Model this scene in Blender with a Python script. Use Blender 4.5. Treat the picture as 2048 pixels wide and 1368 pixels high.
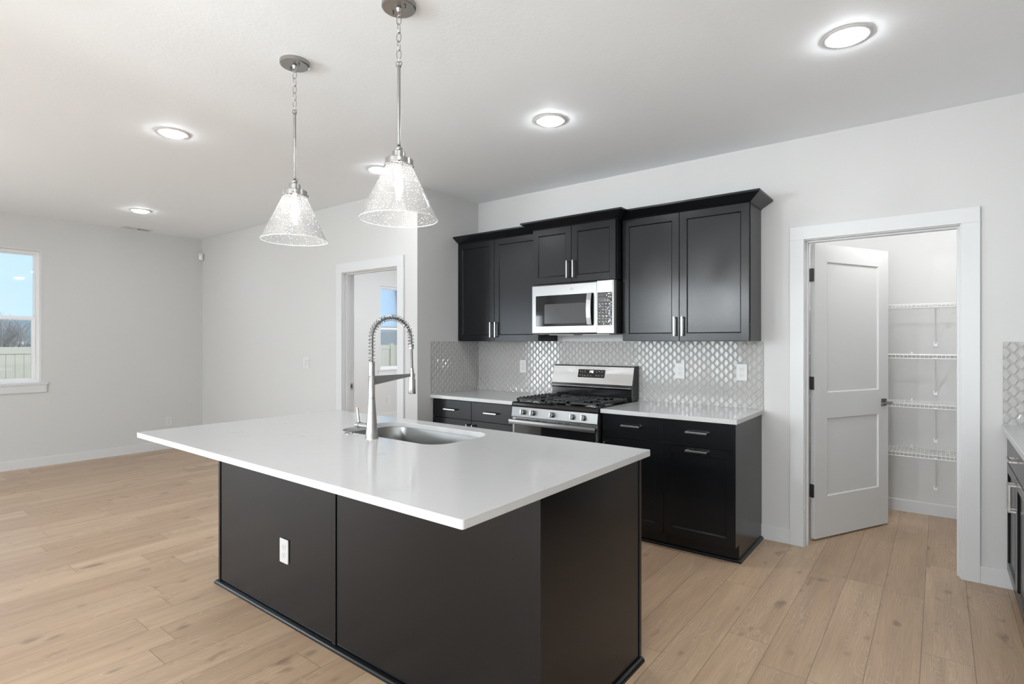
import bpy, bmesh, math, random
from math import pi, sin, cos, radians as R
from mathutils import Vector, Matrix

for o in list(bpy.data.objects):
    bpy.data.objects.remove(o, do_unlink=True)
SC = bpy.context.scene
COL = SC.collection
random.seed(7)

# ------------------------------------------------------------------ camera
cam = bpy.data.cameras.new('camera')
cam.sensor_width = 36.0
cam.lens = 36.0 * 1103.15 / 2048.0
cam.shift_y = -0.00035
cam.clip_start = 0.05
cam.clip_end = 300
camo = bpy.data.objects.new('camera', cam)
COL.objects.link(camo)
camo.location = (0, 0, 1.38)
camo.rotation_euler = (R(90), 0, 0.6589)
SC.camera = camo

# ------------------------------------------------------------------ view
SC.view_settings.view_transform = 'Standard'
SC.view_settings.look = 'None'
SC.view_settings.exposure = 0.27
SC.view_settings.gamma = 1.0
SC.view_settings.use_curve_mapping = False

# ------------------------------------------------------------------ world sky
W = bpy.data.worlds.new('sky')
SC.world = W
W.use_nodes = True
wn, wl = W.node_tree.nodes, W.node_tree.links
wn.clear()
wo = wn.new('ShaderNodeOutputWorld')
wb = wn.new('ShaderNodeBackground')
wt = wn.new('ShaderNodeTexCoord')
ws = wn.new('ShaderNodeSeparateXYZ')
wr = wn.new('ShaderNodeValToRGB')
wl.new(wt.outputs['Generated'], ws.inputs[0])
wa = wn.new('ShaderNodeMath'); wa.operation = 'MULTIPLY_ADD'
wl.new(ws.outputs['Y'], wa.inputs[0]); wa.inputs[1].default_value = 0.9
wl.new(ws.outputs['Z'], wa.inputs[2])
wl.new(wa.outputs[0], wr.inputs[0])
wr.color_ramp.elements[0].position = 0.0
wr.color_ramp.elements[0].color = (0.66, 0.87, 1.0, 1)
wr.color_ramp.elements[1].position = 0.9
wr.color_ramp.elements[1].color = (0.30, 0.60, 1.0, 1)
wl.new(wr.outputs[0], wb.inputs[0])
wb.inputs[1].default_value = 1.0
wl.new(wb.outputs[0], wo.inputs[0])

# ------------------------------------------------------------------ sun, daylight through the patio doors, lamps and added fill lights
def lamp(name, kind, loc, rot, energy, color, **kw):
    l = bpy.data.lights.new(name, kind)
    l.energy = energy; l.color = color
    for k, v in kw.items(): setattr(l, k, v)
    o = bpy.data.objects.new(name, l); COL.objects.link(o)
    o.location = loc; o.rotation_euler = rot
    return o
LAMP_E = 74.0          # recessed lights
BULB_E = 60.0
lamp('sun', 'SUN', (0, 0, 20), (R(48), 0, R(115)), 2.2, (1.0, 0.96, 0.9), angle=R(0.6))
lamp('daylight_left_patio_door', 'AREA', (-7.93, -1.55, 1.10), (0, R(-90), 0), 50, (0.78, 0.89, 1.0), shape='RECTANGLE', size=2.0, size_y=2.0)
lamp('daylight_left_glass_door', 'AREA', (-7.93, -3.28, 1.12), (0, R(-90), 0), 90, (0.88, 0.94, 1.0), shape='RECTANGLE', size=2.04, size_y=1.32)
lamp('daylight_rear_patio_door', 'AREA', (-4.6, -4.26, 1.10), (R(90), 0, 0), 78, (0.87, 0.94, 1.0), shape='RECTANGLE', size=2.4, size_y=2.0)
lamp('rear_area_fill', 'AREA', (-0.9, -4.24, 1.5), (R(90), 0, 0), 90, (0.87, 0.94, 1.0), shape='RECTANGLE', size=2.6, size_y=1.5)  # added area light on the rear wall, brightens the range wall and ceiling
lamp('behind_camera_fill', 'POINT', (-0.40, -1.25, 1.32), (0, 0, 0), 85, (0.92, 0.975, 1.0), shadow_soft_size=0.22)  # unseen point fill added behind the camera to lift ceiling and kitchen walls
lamp('pantry_ceiling_lamp', 'POINT', (-0.12, 4.66, 2.35), (0, 0, 0), 7, (1.0, 0.98, 0.95), shadow_soft_size=0.08)
lamp('bedroom_fill', 'POINT', (-5.2, 5.9, 2.2), (0, 0, 0), 100, (0.84, 0.92, 1.0), shadow_soft_size=0.12)  # unseen point light added to brighten the bedroom
lamp('dining_spot_lamp', 'SPOT', (-3.74, -1.9, 1.93), (R(91), 0, R(-19)), 130, (0.92, 0.97, 1.0), shadow_soft_size=0.10, spot_size=R(40), spot_blend=0.55)
lamp('dining_spot_lamp', 'SPOT', (-2.78, -1.9, 2.00), (R(91), 0, R(-15)), 130, (0.92, 0.97, 1.0), shadow_soft_size=0.10, spot_size=R(40), spot_blend=0.55)

# ------------------------------------------------------------------ materials
def mat(name):
    m = bpy.data.materials.new(name); m.use_nodes = True
    n, l = m.node_tree.nodes, m.node_tree.links
    b = n['Principled BSDF']
    return m, n, l, b
def bump(n, l, b, scale, dist, strength=0.3, detail=3, coord='Object'):
    t = n.new('ShaderNodeTexCoord'); x = n.new('ShaderNodeTexNoise'); u = n.new('ShaderNodeBump')
    x.inputs['Scale'].default_value = scale; x.inputs['Detail'].default_value = detail
    u.inputs['Strength'].default_value = strength; u.inputs['Distance'].default_value = dist
    l.new(t.outputs[coord], x.inputs['Vector']); l.new(x.outputs['Fac'], u.inputs['Height'])
    l.new(u.outputs[0], b.inputs['Normal'])
    return x
def simple(name, col, rough=0.5, metal=0.0, spec=0.5, bs=None, coat=0.0):
    m, n, l, b = mat(name)
    b.inputs['Base Color'].default_value = (*col, 1)
    b.inputs['Roughness'].default_value = rough
    b.inputs['Metallic'].default_value = metal
    b.inputs['Specular IOR Level'].default_value = spec
    b.inputs['Coat Weight'].default_value = coat
    # faint procedural roughness variation
    t = n.new('ShaderNodeTexCoord'); x = n.new('ShaderNodeTexNoise'); r = n.new('ShaderNodeMapRange')
    x.inputs['Scale'].default_value = 7.0
    r.inputs['To Min'].default_value = max(0.0, rough - 0.025); r.inputs['To Max'].default_value = rough + 0.025
    l.new(t.outputs['Object'], x.inputs['Vector']); l.new(x.outputs['Fac'], r.inputs['Value']); l.new(r.outputs[0], b.inputs['Roughness'])
    if bs: bump(n, l, b, *bs)
    return m
def emis(name, col, s):
    m, n, l, b = mat(name)
    b.inputs['Base Color'].default_value = (*col, 1)
    b.inputs['Emission Color'].default_value = (*col, 1)
    b.inputs['Emission Strength'].default_value = s
    return m
def brushed(name, col, rough, axis='X', aniso=0.6):
    m, n, l, b = mat(name)
    b.inputs['Base Color'].default_value = (*col, 1)
    b.inputs['Metallic'].default_value = 1.0
    b.inputs['Roughness'].default_value = rough
    b.inputs['Anisotropic'].default_value = aniso
    t = n.new('ShaderNodeTexCoord'); mp = n.new('ShaderNodeMapping'); x = n.new('ShaderNodeTexNoise'); u = n.new('ShaderNodeBump')
    sc = {'X': (2, 400, 400), 'Y': (400, 2, 400), 'Z': (400, 400, 2)}[axis]
    mp.inputs['Scale'].default_value = sc
    x.inputs['Scale'].default_value = 1.0; x.inputs['Detail'].default_value = 2
    u.inputs['Strength'].default_value = 0.06; u.inputs['Distance'].default_value = 0.001
    l.new(t.outputs['Object'], mp.inputs[0]); l.new(mp.outputs[0], x.inputs['Vector'])
    l.new(x.outputs['Fac'], u.inputs['Height']); l.new(u.outputs[0], b.inputs['Normal'])
    return m
def glass_mat(name, base_refl, tint=(1, 1, 1), seeds=False):
    m = bpy.data.materials.new(name); m.use_nodes = True
    n, l = m.node_tree.nodes, m.node_tree.links
    n.clear()
    out = n.new('ShaderNodeOutputMaterial'); mx = n.new('ShaderNodeMixShader')
    tr = n.new('ShaderNodeBsdfTransparent'); gl = n.new('ShaderNodeBsdfGlossy'); lw = n.new('ShaderNodeLayerWeight')
    tr.inputs[0].default_value = (*tint, 1)
    gl.inputs['Roughness'].default_value = 0.02
    mr = n.new('ShaderNodeMapRange'); lw.inputs['Blend'].default_value = 0.35
    mr.inputs['To Min'].default_value = base_refl; mr.inputs['To Max'].default_value = 0.85
    l.new(lw.outputs['Fresnel'], mr.inputs['Value'])
    l.new(mr.outputs[0], mx.inputs[0]); l.new(tr.outputs[0], mx.inputs[1]); l.new(gl.outputs[0], mx.inputs[2])
    if seeds:
        t = n.new('ShaderNodeTexCoord'); v = n.new('ShaderNodeTexVoronoi'); v.inputs['Scale'].default_value = 125
        r1 = n.new('ShaderNodeMapRange'); r1.inputs['From Min'].default_value = 0.16; r1.inputs['From Max'].default_value = 0.30
        r1.inputs['To Min'].default_value = 1.0; r1.inputs['To Max'].default_value = 0.0
        l.new(t.outputs['Object'], v.inputs['Vector']); l.new(v.outputs['Distance'], r1.inputs['Value'])
        no = n.new('ShaderNodeTexNoise'); no.inputs['Scale'].default_value = 60
        l.new(t.outputs['Object'], no.inputs['Vector'])
        r2 = n.new('ShaderNodeMapRange'); r2.inputs['From Min'].default_value = 0.34; r2.inputs['From Max'].default_value = 0.46
        l.new(no.outputs['Fac'], r2.inputs['Value'])
        mu = n.new('ShaderNodeMath'); mu.operation = 'MULTIPLY'; l.new(r1.outputs[0], mu.inputs[0]); l.new(r2.outputs[0], mu.inputs[1])
        m2 = n.new('ShaderNodeMath'); m2.operation = 'MULTIPLY_ADD'; l.new(mu.outputs[0], m2.inputs[0]); m2.inputs[1].default_value = 0.75; m2.inputs[2].default_value = 0.06
        ad = n.new('ShaderNodeAddShader'); di = n.new('ShaderNodeBsdfDiffuse'); tl = n.new('ShaderNodeBsdfTranslucent')
        di.inputs[0].default_value = (0.55, 0.55, 0.55, 1); tl.inputs[0].default_value = (0.45, 0.45, 0.45, 1)
        l.new(di.outputs[0], ad.inputs[0]); l.new(tl.outputs[0], ad.inputs[1])
        m3 = n.new('ShaderNodeMixShader'); l.new(m2.outputs[0], m3.inputs[0]); l.new(mx.outputs[0], m3.inputs[1]); l.new(ad.outputs[0], m3.inputs[2])
        l.new(m3.outputs[0], out.inputs[0])
    else:
        l.new(mx.outputs[0], out.inputs[0])
    return m

def floor_material():
    m, n, l, b = mat('oak_plank_floor')
    def M(op, a, bb=None, c=None):
        x = n.new('ShaderNodeMath'); x.operation = op
        for i, v in enumerate((a, bb, c)):
            if v is None: continue
            if isinstance(v, (int, float)): x.inputs[i].default_value = v
            else: l.new(v, x.inputs[i])
        return x.outputs[0]
    def MR(v, a, bb, c, d):
        x = n.new('ShaderNodeMapRange'); l.new(v, x.inputs['Value'])
        for k, q in zip(('From Min', 'From Max', 'To Min', 'To Max'), (a, bb, c, d)): x.inputs[k].default_value = q
        return x.outputs[0]
    def CMB(a, bb, c):
        x = n.new('ShaderNodeCombineXYZ')
        for i, v in enumerate((a, bb, c)):
            if isinstance(v, (int, float)): x.inputs[i].default_value = v
            else: l.new(v, x.inputs[i])
        return x.outputs[0]
    def NOISE(vec, sc, det=3, dist=0.0, rough=0.5):
        x = n.new('ShaderNodeTexNoise'); l.new(vec, x.inputs['Vector'])
        x.inputs['Scale'].default_value = sc; x.inputs['Detail'].default_value = det; x.inputs['Distortion'].default_value = dist
        x.inputs['Roughness'].default_value = rough
        return x.outputs['Fac']
    def WN(vec):
        x = n.new('ShaderNodeTexWhiteNoise'); x.noise_dimensions = '3D'; l.new(vec, x.inputs['Vector'])
        return x.outputs['Value']
    def MIX(f, a, bb, mode='MIX'):
        x = n.new('ShaderNodeMix'); x.data_type = 'RGBA'; x.blend_type = mode
        if isinstance(f, (int, float)): x.inputs[0].default_value = f
        else: l.new(f, x.inputs[0])
        for s, v in ((6, a), (7, bb)):
            if isinstance(v, tuple): x.inputs[s].default_value = (*v, 1)
            else: l.new(v, x.inputs[s])
        return x.outputs[2]
    tc = n.new('ShaderNodeTexCoord'); sp = n.new('ShaderNodeSeparateXYZ'); l.new(tc.outputs['Object'], sp.inputs[0])
    X, Y = sp.outputs[0], sp.outputs[1]
    PW, PL = 0.1825, 1.22
    px = M('DIVIDE', M('ADD', X, 0.245 + PW * 100), PW)
    row = M('FLOOR', px); fx = M('FRACT', px)
    py = M('ADD', M('DIVIDE', M('ADD', Y, 20.0), PL), M('MULTIPLY', WN(CMB(row, 3.7, 0.0)), 5.0))
    col = M('FLOOR', py); fy = M('FRACT', py)
    pid = WN(CMB(row, col, 1.3)); pid2 = WN(CMB(row, col, 9.1))
    dx = M('MULTIPLY', M('MINIMUM', fx, M('SUBTRACT', 1.0, fx)), PW)
    dy = M('MULTIPLY', M('MINIMUM', fy, M('SUBTRACT', 1.0, fy)), PL)
    seam = MR(M('MINIMUM', dx, dy), 0.0004, 0.0015, 1.0, 0.0)
    off = M('MULTIPLY', pid, 63.0)
    gv = CMB(M('MULTIPLY', X, 9.0), M('MULTIPLY', Y, 1.0), off)
    g = NOISE(gv, 1.0, 2.0, 0.35)
    # cathedral contour lines of the grain
    ring = M('FRACT', M('MULTIPLY', g, 36.0))
    tri = M('ABSOLUTE', M('SUBTRACT', ring, 0.5))
    lines = MR(tri, 0.36, 0.5, 0.0, 1.0)
    gate = MR(NOISE(CMB(M('MULTIPLY', X, 5.0), M('MULTIPLY', Y, 1.6), M('ADD', off, 11.0)), 1.0, 2), 0.44, 0.60, 0.0, 1.0)
    lines = M('MULTIPLY', lines, gate)
    fine = NOISE(CMB(M('MULTIPLY', X, 150.0), M('MULTIPLY', Y, 5.0), off), 1.0, 3, 0.0, 0.65)
    broad = NOISE(CMB(M('MULTIPLY', X, 16.0), M('MULTIPLY', Y, 1.3), M('ADD', off, 5.0)), 1.0, 2)
    knot = MR(NOISE(CMB(M('MULTIPLY', X, 13.0), M('MULTIPLY', Y, 6.5), M('ADD', off, 31.0)), 1.0, 1.0), 0.66, 0.78, 0.0, 1.0)
    c = MIX(pid2, (0.590, 0.425, 0.282), (0.450, 0.308, 0.198))
    c = MIX(MR(broad, 0.32, 0.68, 0.0, 0.50), c, (0.330, 0.225, 0.148))
    c = MIX(MR(fine, 0.35, 0.7, 0.0, 0.32), c, (0.29, 0.195, 0.128))
    c = MIX(M('MULTIPLY', lines, 0.34), c, (0.73, 0.60, 0.48))
    c = MIX(M('MULTIPLY', knot, 0.6), c, (0.17, 0.115, 0.08))
    c = MIX(M('MULTIPLY', seam, 0.85), c, (0.10, 0.07, 0.05))
    l.new(c, b.inputs['Base Color'])
    l.new(MR(fine, 0.3, 0.7, 0.34, 0.44), b.inputs['Roughness'])
    b.inputs['Specular IOR Level'].default_value = 0.5
    h = M('SUBTRACT', M('MULTIPLY', lines, -0.12), seam)
    u = n.new('ShaderNodeBump'); u.inputs['Strength'].default_value = 0.35; u.inputs['Distance'].default_value = 0.0012
    l.new(h, u.inputs['Height']); l.new(u.outputs[0], b.inputs['Normal'])
    return m

def quartz_material():
    m, n, l, b = mat('white_quartz')
    tc = n.new('ShaderNodeTexCoord')
    a = n.new('ShaderNodeTexNoise'); a.inputs['Scale'].default_value = 3.0; a.inputs['Detail'].default_value = 8; a.inputs['Distortion'].default_value = 1.2
    l.new(tc.outputs['Object'], a.inputs['Vector'])
    s = n.new('ShaderNodeMath'); s.operation = 'SUBTRACT'; l.new(a.outputs['Fac'], s.inputs[0]); s.inputs[1].default_value = 0.5
    ab = n.new('ShaderNodeMath'); ab.operation = 'ABSOLUTE'; l.new(s.outputs[0], ab.inputs[0])
    r = n.new('ShaderNodeMapRange'); r.inputs['From Min'].default_value = 0.0; r.inputs['From Max'].default_value = 0.012; r.inputs['To Min'].default_value = 1; r.inputs['To Max'].default_value = 0
    l.new(ab.outputs[0], r.inputs['Value'])
    g = n.new('ShaderNodeTexNoise'); g.inputs['Scale'].default_value = 9.0; g.inputs['Detail'].default_value = 4
    l.new(tc.outputs['Object'], g.inputs['Vector'])
    r2 = n.new('ShaderNodeMapRange'); r2.inputs['From Min'].default_value = 0.5; r2.inputs['From Max'].default_value = 0.7; r2.inputs['To Max'].default_value = 0.55
    l.new(g.outputs['Fac'], r2.inputs['Value'])
    mu = n.new('ShaderNodeMath'); mu.operation = 'MULTIPLY'; l.new(r.outputs[0], mu.inputs[0]); l.new(r2.outputs[0], mu.inputs[1])
    mx = n.new('ShaderNodeMix'); mx.data_type = 'RGBA'
    mx.inputs[6].default_value = (0.55, 0.55, 0.545, 1); mx.inputs[7].default_value = (0.40, 0.395, 0.385, 1)
    l.new(mu.outputs[0], mx.inputs[0]); l.new(mx.outputs[2], b.inputs['Base Color'])
    b.inputs['Roughness'].default_value = 0.13
    return m

M_WALL = simple('wall_paint', (0.575, 0.570, 0.558), 0.75, bs=(70, 0.0012, 0.35, 3))
M_CEIL = simple('ceiling_paint', (0.84, 0.862, 0.88), 0.7, bs=(55, 0.002, 0.35, 4))
M_TRIM = simple('white_trim_paint', (0.62, 0.62, 0.62), 0.38)
M_DOORW = simple('white_door_paint', (0.66, 0.66, 0.655), 0.42)
M_FLOOR = floor_material()
M_CAB = simple('black_cabinet_paint', (0.0048, 0.0055, 0.0068), 0.235, spec=0.36)
M_CABIN = simple('cabinet_gap_black', (0.004, 0.004, 0.004), 0.6)
M_QUARTZ = quartz_material()
M_TILE = simple('greige_glazed_tile', (0.43, 0.422, 0.405), 0.075, spec=0.7)
M_GROUT = simple('pale_grout', (0.40, 0.39, 0.375), 0.8)
M_SS = brushed('brushed_stainless', (0.34, 0.338, 0.332), 0.31, 'X')
M_SSB = brushed('brushed_stainless_light', (0.46, 0.457, 0.45), 0.27, 'X')
M_SSP = brushed('brushed_stainless_panel', (0.22, 0.219, 0.215), 0.36, 'X')
M_KNOB = simple('dark_steel_knob', (0.26, 0.258, 0.25), 0.3, 1.0)
M_SSV = brushed('brushed_stainless_vertical', (0.32, 0.318, 0.313), 0.26, 'Z')
M_SINK = brushed('sink_steel', (0.20, 0.199, 0.195), 0.28, 'Y')
M_NICKEL = brushed('brushed_nickel', (0.38, 0.376, 0.365), 0.25, 'Z', 0.4)
M_PULL = simple('satin_nickel_pull', (0.55, 0.545, 0.53), 0.25, 1.0)
M_HOSE = simple('grey_hose', (0.18, 0.18, 0.18), 0.4, 0.6)
M_PEWTER = simple('dark_pewter', (0.16, 0.15, 0.14), 0.35, 1.0)
M_IRON = simple('cast_iron', (0.018, 0.018, 0.018), 0.5, bs=(300, 0.001, 0.3, 2))
M_ENAMEL = simple('black_enamel', (0.008, 0.008, 0.009), 0.12)
M_BGLASS = simple('black_glass', (0.010, 0.010, 0.011), 0.04)
M_WINGRY = simple('oven_window_screen', (0.055, 0.056, 0.058), 0.12)
M_BPLAS = simple('black_plastic', (0.012, 0.012, 0.012), 0.4)
M_WPLAS = simple('white_plastic', (0.62, 0.62, 0.61), 0.3)
M_SLOT = simple('dark_slot', (0.05, 0.05, 0.05), 0.6)
M_GLYPH = simple('printed_white', (0.55, 0.55, 0.55), 0.5)
M_DIGIT = emis('lit_clock_digits', (0.9, 0.97, 1.0), 2.0)
M_WIRE = simple('white_coated_wire', (0.82, 0.82, 0.81), 0.35)
M_LENS = emis('lit_diffuser', (0.91, 0.96, 1.0), LAMP_E)
M_LENS2 = emis('lit_diffuser_bright', (0.93, 0.965, 1.0), LAMP_E * 1.55)
M_BULB = emis('lit_bulb', (1.0, 0.98, 0.96), BULB_E)
M_SHADE = glass_mat('seeded_glass', 0.04, seeds=True)
M_RIM = simple('glass_rim', (0.85, 0.85, 0.85), 0.1)
M_PANE = glass_mat('window_glass', 0.03)
M_FILM = glass_mat('clear_protective_film', 0.10)
M_VINYL = simple('white_vinyl', (0.82, 0.82, 0.82), 0.35)
M_FENCE = simple('tan_vinyl_fence', (0.60, 0.56, 0.46), 0.5)
M_ROOF = simple('grey_shingle_roof', (0.24, 0.27, 0.27), 0.9, bs=(25, 0.02, 0.6, 4))
M_SIDING = simple('beige_siding', (0.55, 0.50, 0.42), 0.8)
M_LAWN = simple('dormant_lawn', (0.33, 0.30, 0.20), 0.95, bs=(30, 0.03, 0.8, 4))
M_BARK = simple('bare_bark', (0.36, 0.33, 0.31), 0.9)
M_VENTD = simple('vent_dark', (0.03, 0.03, 0.03), 0.7)

# ------------------------------------------------------------------ mesh builder
class MB:
    def __init__(s, T=None):
        s.bm = bmesh.new(); s.T = T or Matrix()
    def v(s, p): return s.bm.verts.new(s.T @ Vector(p))
    def face(s, pts):
        return s.bm.faces.new([s.v(p) for p in pts])
    def box(s, x0, x1, y0, y1, z0, z1):
        q = [s.v((x, y, z)) for x in (x0, x1) for y in (y0, y1) for z in (z0, z1)]
        for f in ((0, 1, 3, 2), (4, 6, 7, 5), (0, 4, 5, 1), (2, 3, 7, 6), (0, 2, 6, 4), (1, 5, 7, 3)):
            s.bm.faces.new([q[i] for i in f])
        return s
    def hexa(s, lo, hi):
        """two quads (4 pts each) joined"""
        a = [s.v(p) for p in lo]; b = [s.v(p) for p in hi]
        s.bm.faces.new(a[::-1]); s.bm.faces.new(b)
        k = len(a)
        for i in range(k): s.bm.faces.new([a[i], a[(i + 1) % k], b[(i + 1) % k], b[i]])
        return s
    def prism(s, pts, axis, a, b):
        """pts: 2D outline; axis: extrusion axis"""
        def P(u, v, w):
            return {'x': (w, u, v), 'y': (u, w, v), 'z': (u, v, w)}[axis]
        return s.hexa([P(u, v, a) for u, v in pts], [P(u, v, b) for u, v in pts])
    def lathe(s, prof, c=(0, 0), seg=32, z0=0.0):
        rings = []
        for r, z in prof:
            if r < 1e-6: rings.append([s.v((c[0], c[1], z0 + z))])
            else: rings.append([s.v((c[0] + r * cos(2 * pi * i / seg), c[1] + r * sin(2 * pi * i / seg), z0 + z)) for i in range(seg)])
        for a, b in zip(rings, rings[1:]):
            for i in range(seg):
                j = (i + 1) % seg
                if len(a) == 1 and len(b) == 1: continue
                if len(a) == 1: s.bm.faces.new([a[0], b[j], b[i]])
                elif len(b) == 1: s.bm.faces.new([a[i], a[j], b[0]])
                else: s.bm.faces.new([a[i], a[j], b[j], b[i]])
        return s
    def cyl(s, c, r, a, b, axis='z', seg=24):
        old = s.T
        c = Vector(c)
        rot = {'z': Matrix(), 'x': Matrix.Rotation(R(90), 4, 'Y'), 'y': Matrix.Rotation(R(-90), 4, 'X')}[axis]
        s.T = old @ Matrix.Translation(c) @ rot
        s.lathe([(0, a), (r, a), (r, b), (0, b)], seg=seg)
        s.T = old
        return s
    def tube(s, pts, r, seg=8, closed=False):
        pts = [Vector(p) for p in pts]
        n = len(pts); rs = r if isinstance(r, (list, tuple)) else [r] * n
        rings = []; up = None
        for i, p in enumerate(pts):
            a = pts[i - 1] if (i > 0 or closed) else p
            b = pts[(i + 1) % n] if (i < n - 1 or closed) else p
            t = (b - a).normalized()
            if up is None:
                up = Vector((0, 0, 1)) if abs(t.z) < 0.9 else Vector((1, 0, 0))
            u = (up - t * up.dot(t))
            if u.length < 1e-5: u = t.orthogonal()
            u.normalize(); up = u
            w = t.cross(u)
            rings.append([s.v(p + (u * cos(2 * pi * k / seg) + w * sin(2 * pi * k / seg)) * rs[i]) for k in range(seg)])
        m = n if closed else n - 1
        for i in range(m):
            A, B = rings[i], rings[(i + 1) % n]
            for k in range(seg):
                j = (k + 1) % seg
                s.bm.faces.new([A[k], A[j], B[j], B[k]])
        if not closed:
            s.bm.faces.new(rings[0][::-1]); s.bm.faces.new(rings[-1])
        return s
    def sweep(s, path, prof):
        """horizontal moulding: path XY points, outward on the right-hand side; prof: closed (out, z) loop"""
        path = [Vector(p) for p in path]; n = len(path); rings = []
        for i, p in enumerate(path):
            ns = []
            if i > 0:
                d = (p - path[i - 1]).normalized(); ns.append(Vector((d.y, -d.x)))
            if i < n - 1:
                d = (path[i + 1] - p).normalized(); ns.append(Vector((d.y, -d.x)))
            if len(ns) == 2:
                m = (ns[0] + ns[1]).normalized(); m = m / m.dot(ns[0])
            else: m = ns[0]
            rings.append([s.v((p.x + m.x * o, p.y + m.y * o, z)) for o, z in prof])
        k = len(prof)
        for A, B in zip(rings, rings[1:]):
            for i in range(k): s.bm.faces.new([A[i], A[(i + 1) % k], B[(i + 1) % k], B[i]])
        s.bm.faces.new(rings[0][::-1]); s.bm.faces.new(rings[-1])
        return s
    def slab_recess(s, x0, x1, z0, z1, yf, th, recs, dep=0.007, bev=0.006, back=False):
        """flat slab facing -Y at y=yf with recessed panels recs=[(x0,x1,z0,z1)] (stacked in z)"""
        yb = yf + th
        def side(y, d, flip):
            recs_s = sorted(recs, key=lambda q: q[2])
            rx0, rx1 = recs_s[0][0], recs_s[0][1]
            Q = []
            Q.append([(x0, y, z0), (rx0, y, z0), (rx0, y, z1), (x0, y, z1)])
            Q.append([(rx1, y, z0), (x1, y, z0), (x1, y, z1), (rx1, y, z1)])
            zc = z0
            for r in recs_s:
                Q.append([(rx0, y, zc), (rx1, y, zc), (rx1, y, r[2]), (rx0, y, r[2])]); zc = r[3]
                a = [(r[0], y, r[2]), (r[1], y, r[2]), (r[1], y, r[3]), (r[0], y, r[3])]
                c = [(r[0] + bev, y + d, r[2] + bev), (r[1] - bev, y + d, r[2] + bev), (r[1] - bev, y + d, r[3] - bev), (r[0] + bev, y + d, r[3] - bev)]
                for i in range(4):
                    j = (i + 1) % 4
                    Q.append([a[i], a[j], c[j], c[i]])
                Q.append(c)
            Q.append([(rx0, y, zc), (rx1, y, zc), (rx1, y, z1), (rx0, y, z1)])
            for q in Q:
                s.face(q if not flip else q[::-1])
        side(yf, dep, False)
        if back: side(yb, -dep, True)
        else: s.face([(x0, yb, z0), (x0, yb, z1), (x1, yb, z1), (x1, yb, z0)])
        s.face([(x0, yf, z0), (x0, yf, z1), (x0, yb, z1), (x0, yb, z0)])
        s.face([(x1, yf, z0), (x1, yb, z0), (x1, yb, z1), (x1, yf, z1)])
        s.face([(x0, yf, z0), (x0, yb, z0), (x1, yb, z0), (x1, yf, z0)])
        s.face([(x0, yf, z1), (x1, yf, z1), (x1, yb, z1), (x0, yb, z1)])
        return s
    def build(s, name, m, parent=None, bevel=0.0, smooth=False, local=False, seg=2, merge=True):
        bm = s.bm
        if merge: bmesh.ops.remove_doubles(bm, verts=bm.verts, dist=1e-5)
        bmesh.ops.recalc_face_normals(bm, faces=bm.faces)
        if parent is not None and not local:
            off = world_loc(parent)
            for v in bm.verts: v.co -= off
        me = bpy.data.meshes.new(name); bm.to_mesh(me); bm.free()
        if smooth:
            for p in me.polygons: p.use_smooth = True
            me.set_sharp_from_angle(angle=R(38))
        me.materials.append(m)
        o = bpy.data.objects.new(name, me); COL.objects.link(o)
        if parent is not None: o.parent = parent
        if bevel:
            b = o.modifiers.new('edge', 'BEVEL'); b.width = bevel; b.segments = seg; b.limit_method = 'ANGLE'; b.angle_limit = R(40)
        return o
def world_loc(o):
    p = Vector((0, 0, 0))
    while o is not None:
        p = p + Vector(o.location); o = o.parent
    return p
def empty(name, loc, rz=0.0):
    o = bpy.data.objects.new(name, None); COL.objects.link(o)
    o.location = loc; o.rotation_euler = (0, 0, rz); o.empty_display_size = 0.1
    return o
def tag(o, label, cat, group=None):
    o['label'] = label; o['category'] = cat
    if group: o['group'] = group
    return o
def struct(o):
    o['kind'] = 'structure'
    return o
def copy_tree(o, parent=None):
    c = o.copy(); COL.objects.link(c)
    if parent is not None: c.parent = parent
    for ch in [x for x in bpy.data.objects if x.parent == o]: copy_tree(ch, c)
    return c
FACE_NEG_X = Matrix(((0, 1, 0, 0), (1, 0, 0, 0), (0, 0, 1, 0), (0, 0, 0, 1)))   # local (u, depth, z) -> (depth, u, z)

# ------------------------------------------------------------------ dimensions
YR = 4.143       # range wall plane
YF = 3.33        # wall plane with the bedroom door
X0 = -3.633      # side of the kitchen alcove
XL = -7.867      # exterior wall
XR = 0.915       # right wall
YB = -4.2        # wall behind the camera
ZC = 2.755

# ------------------------------------------------------------------ shell
def wall_along_x(name, xa, xb, y0, y1, ops, z1=ZC):
    mb = MB(); x = xa
    for (o0, o1, zb, zt) in sorted(ops):
        mb.box(x, o0, y0, y1, 0, z1)
        if zb > 0: mb.box(o0, o1, y0, y1, 0, zb)
        mb.box(o0, o1, y0, y1, zt, z1); x = o1
    mb.box(x, xb, y0, y1, 0, z1)
    return struct(mb.build(name, M_WALL, merge=False))
def wall_along_y(name, ya, yb, x0, x1, ops, z1=ZC):
    mb = MB(); y = ya
    for (o0, o1, zb, zt) in sorted(ops):
        mb.box(x0, x1, y, o0, 0, z1)
        if zb > 0: mb.box(x0, x1, o0, o1, 0, zb)
        mb.box(x0, x1, o0, o1, zt, z1); y = o1
    mb.box(x0, x1, y, yb, 0, z1)
    return struct(mb.build(name, M_WALL, merge=False))

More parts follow.
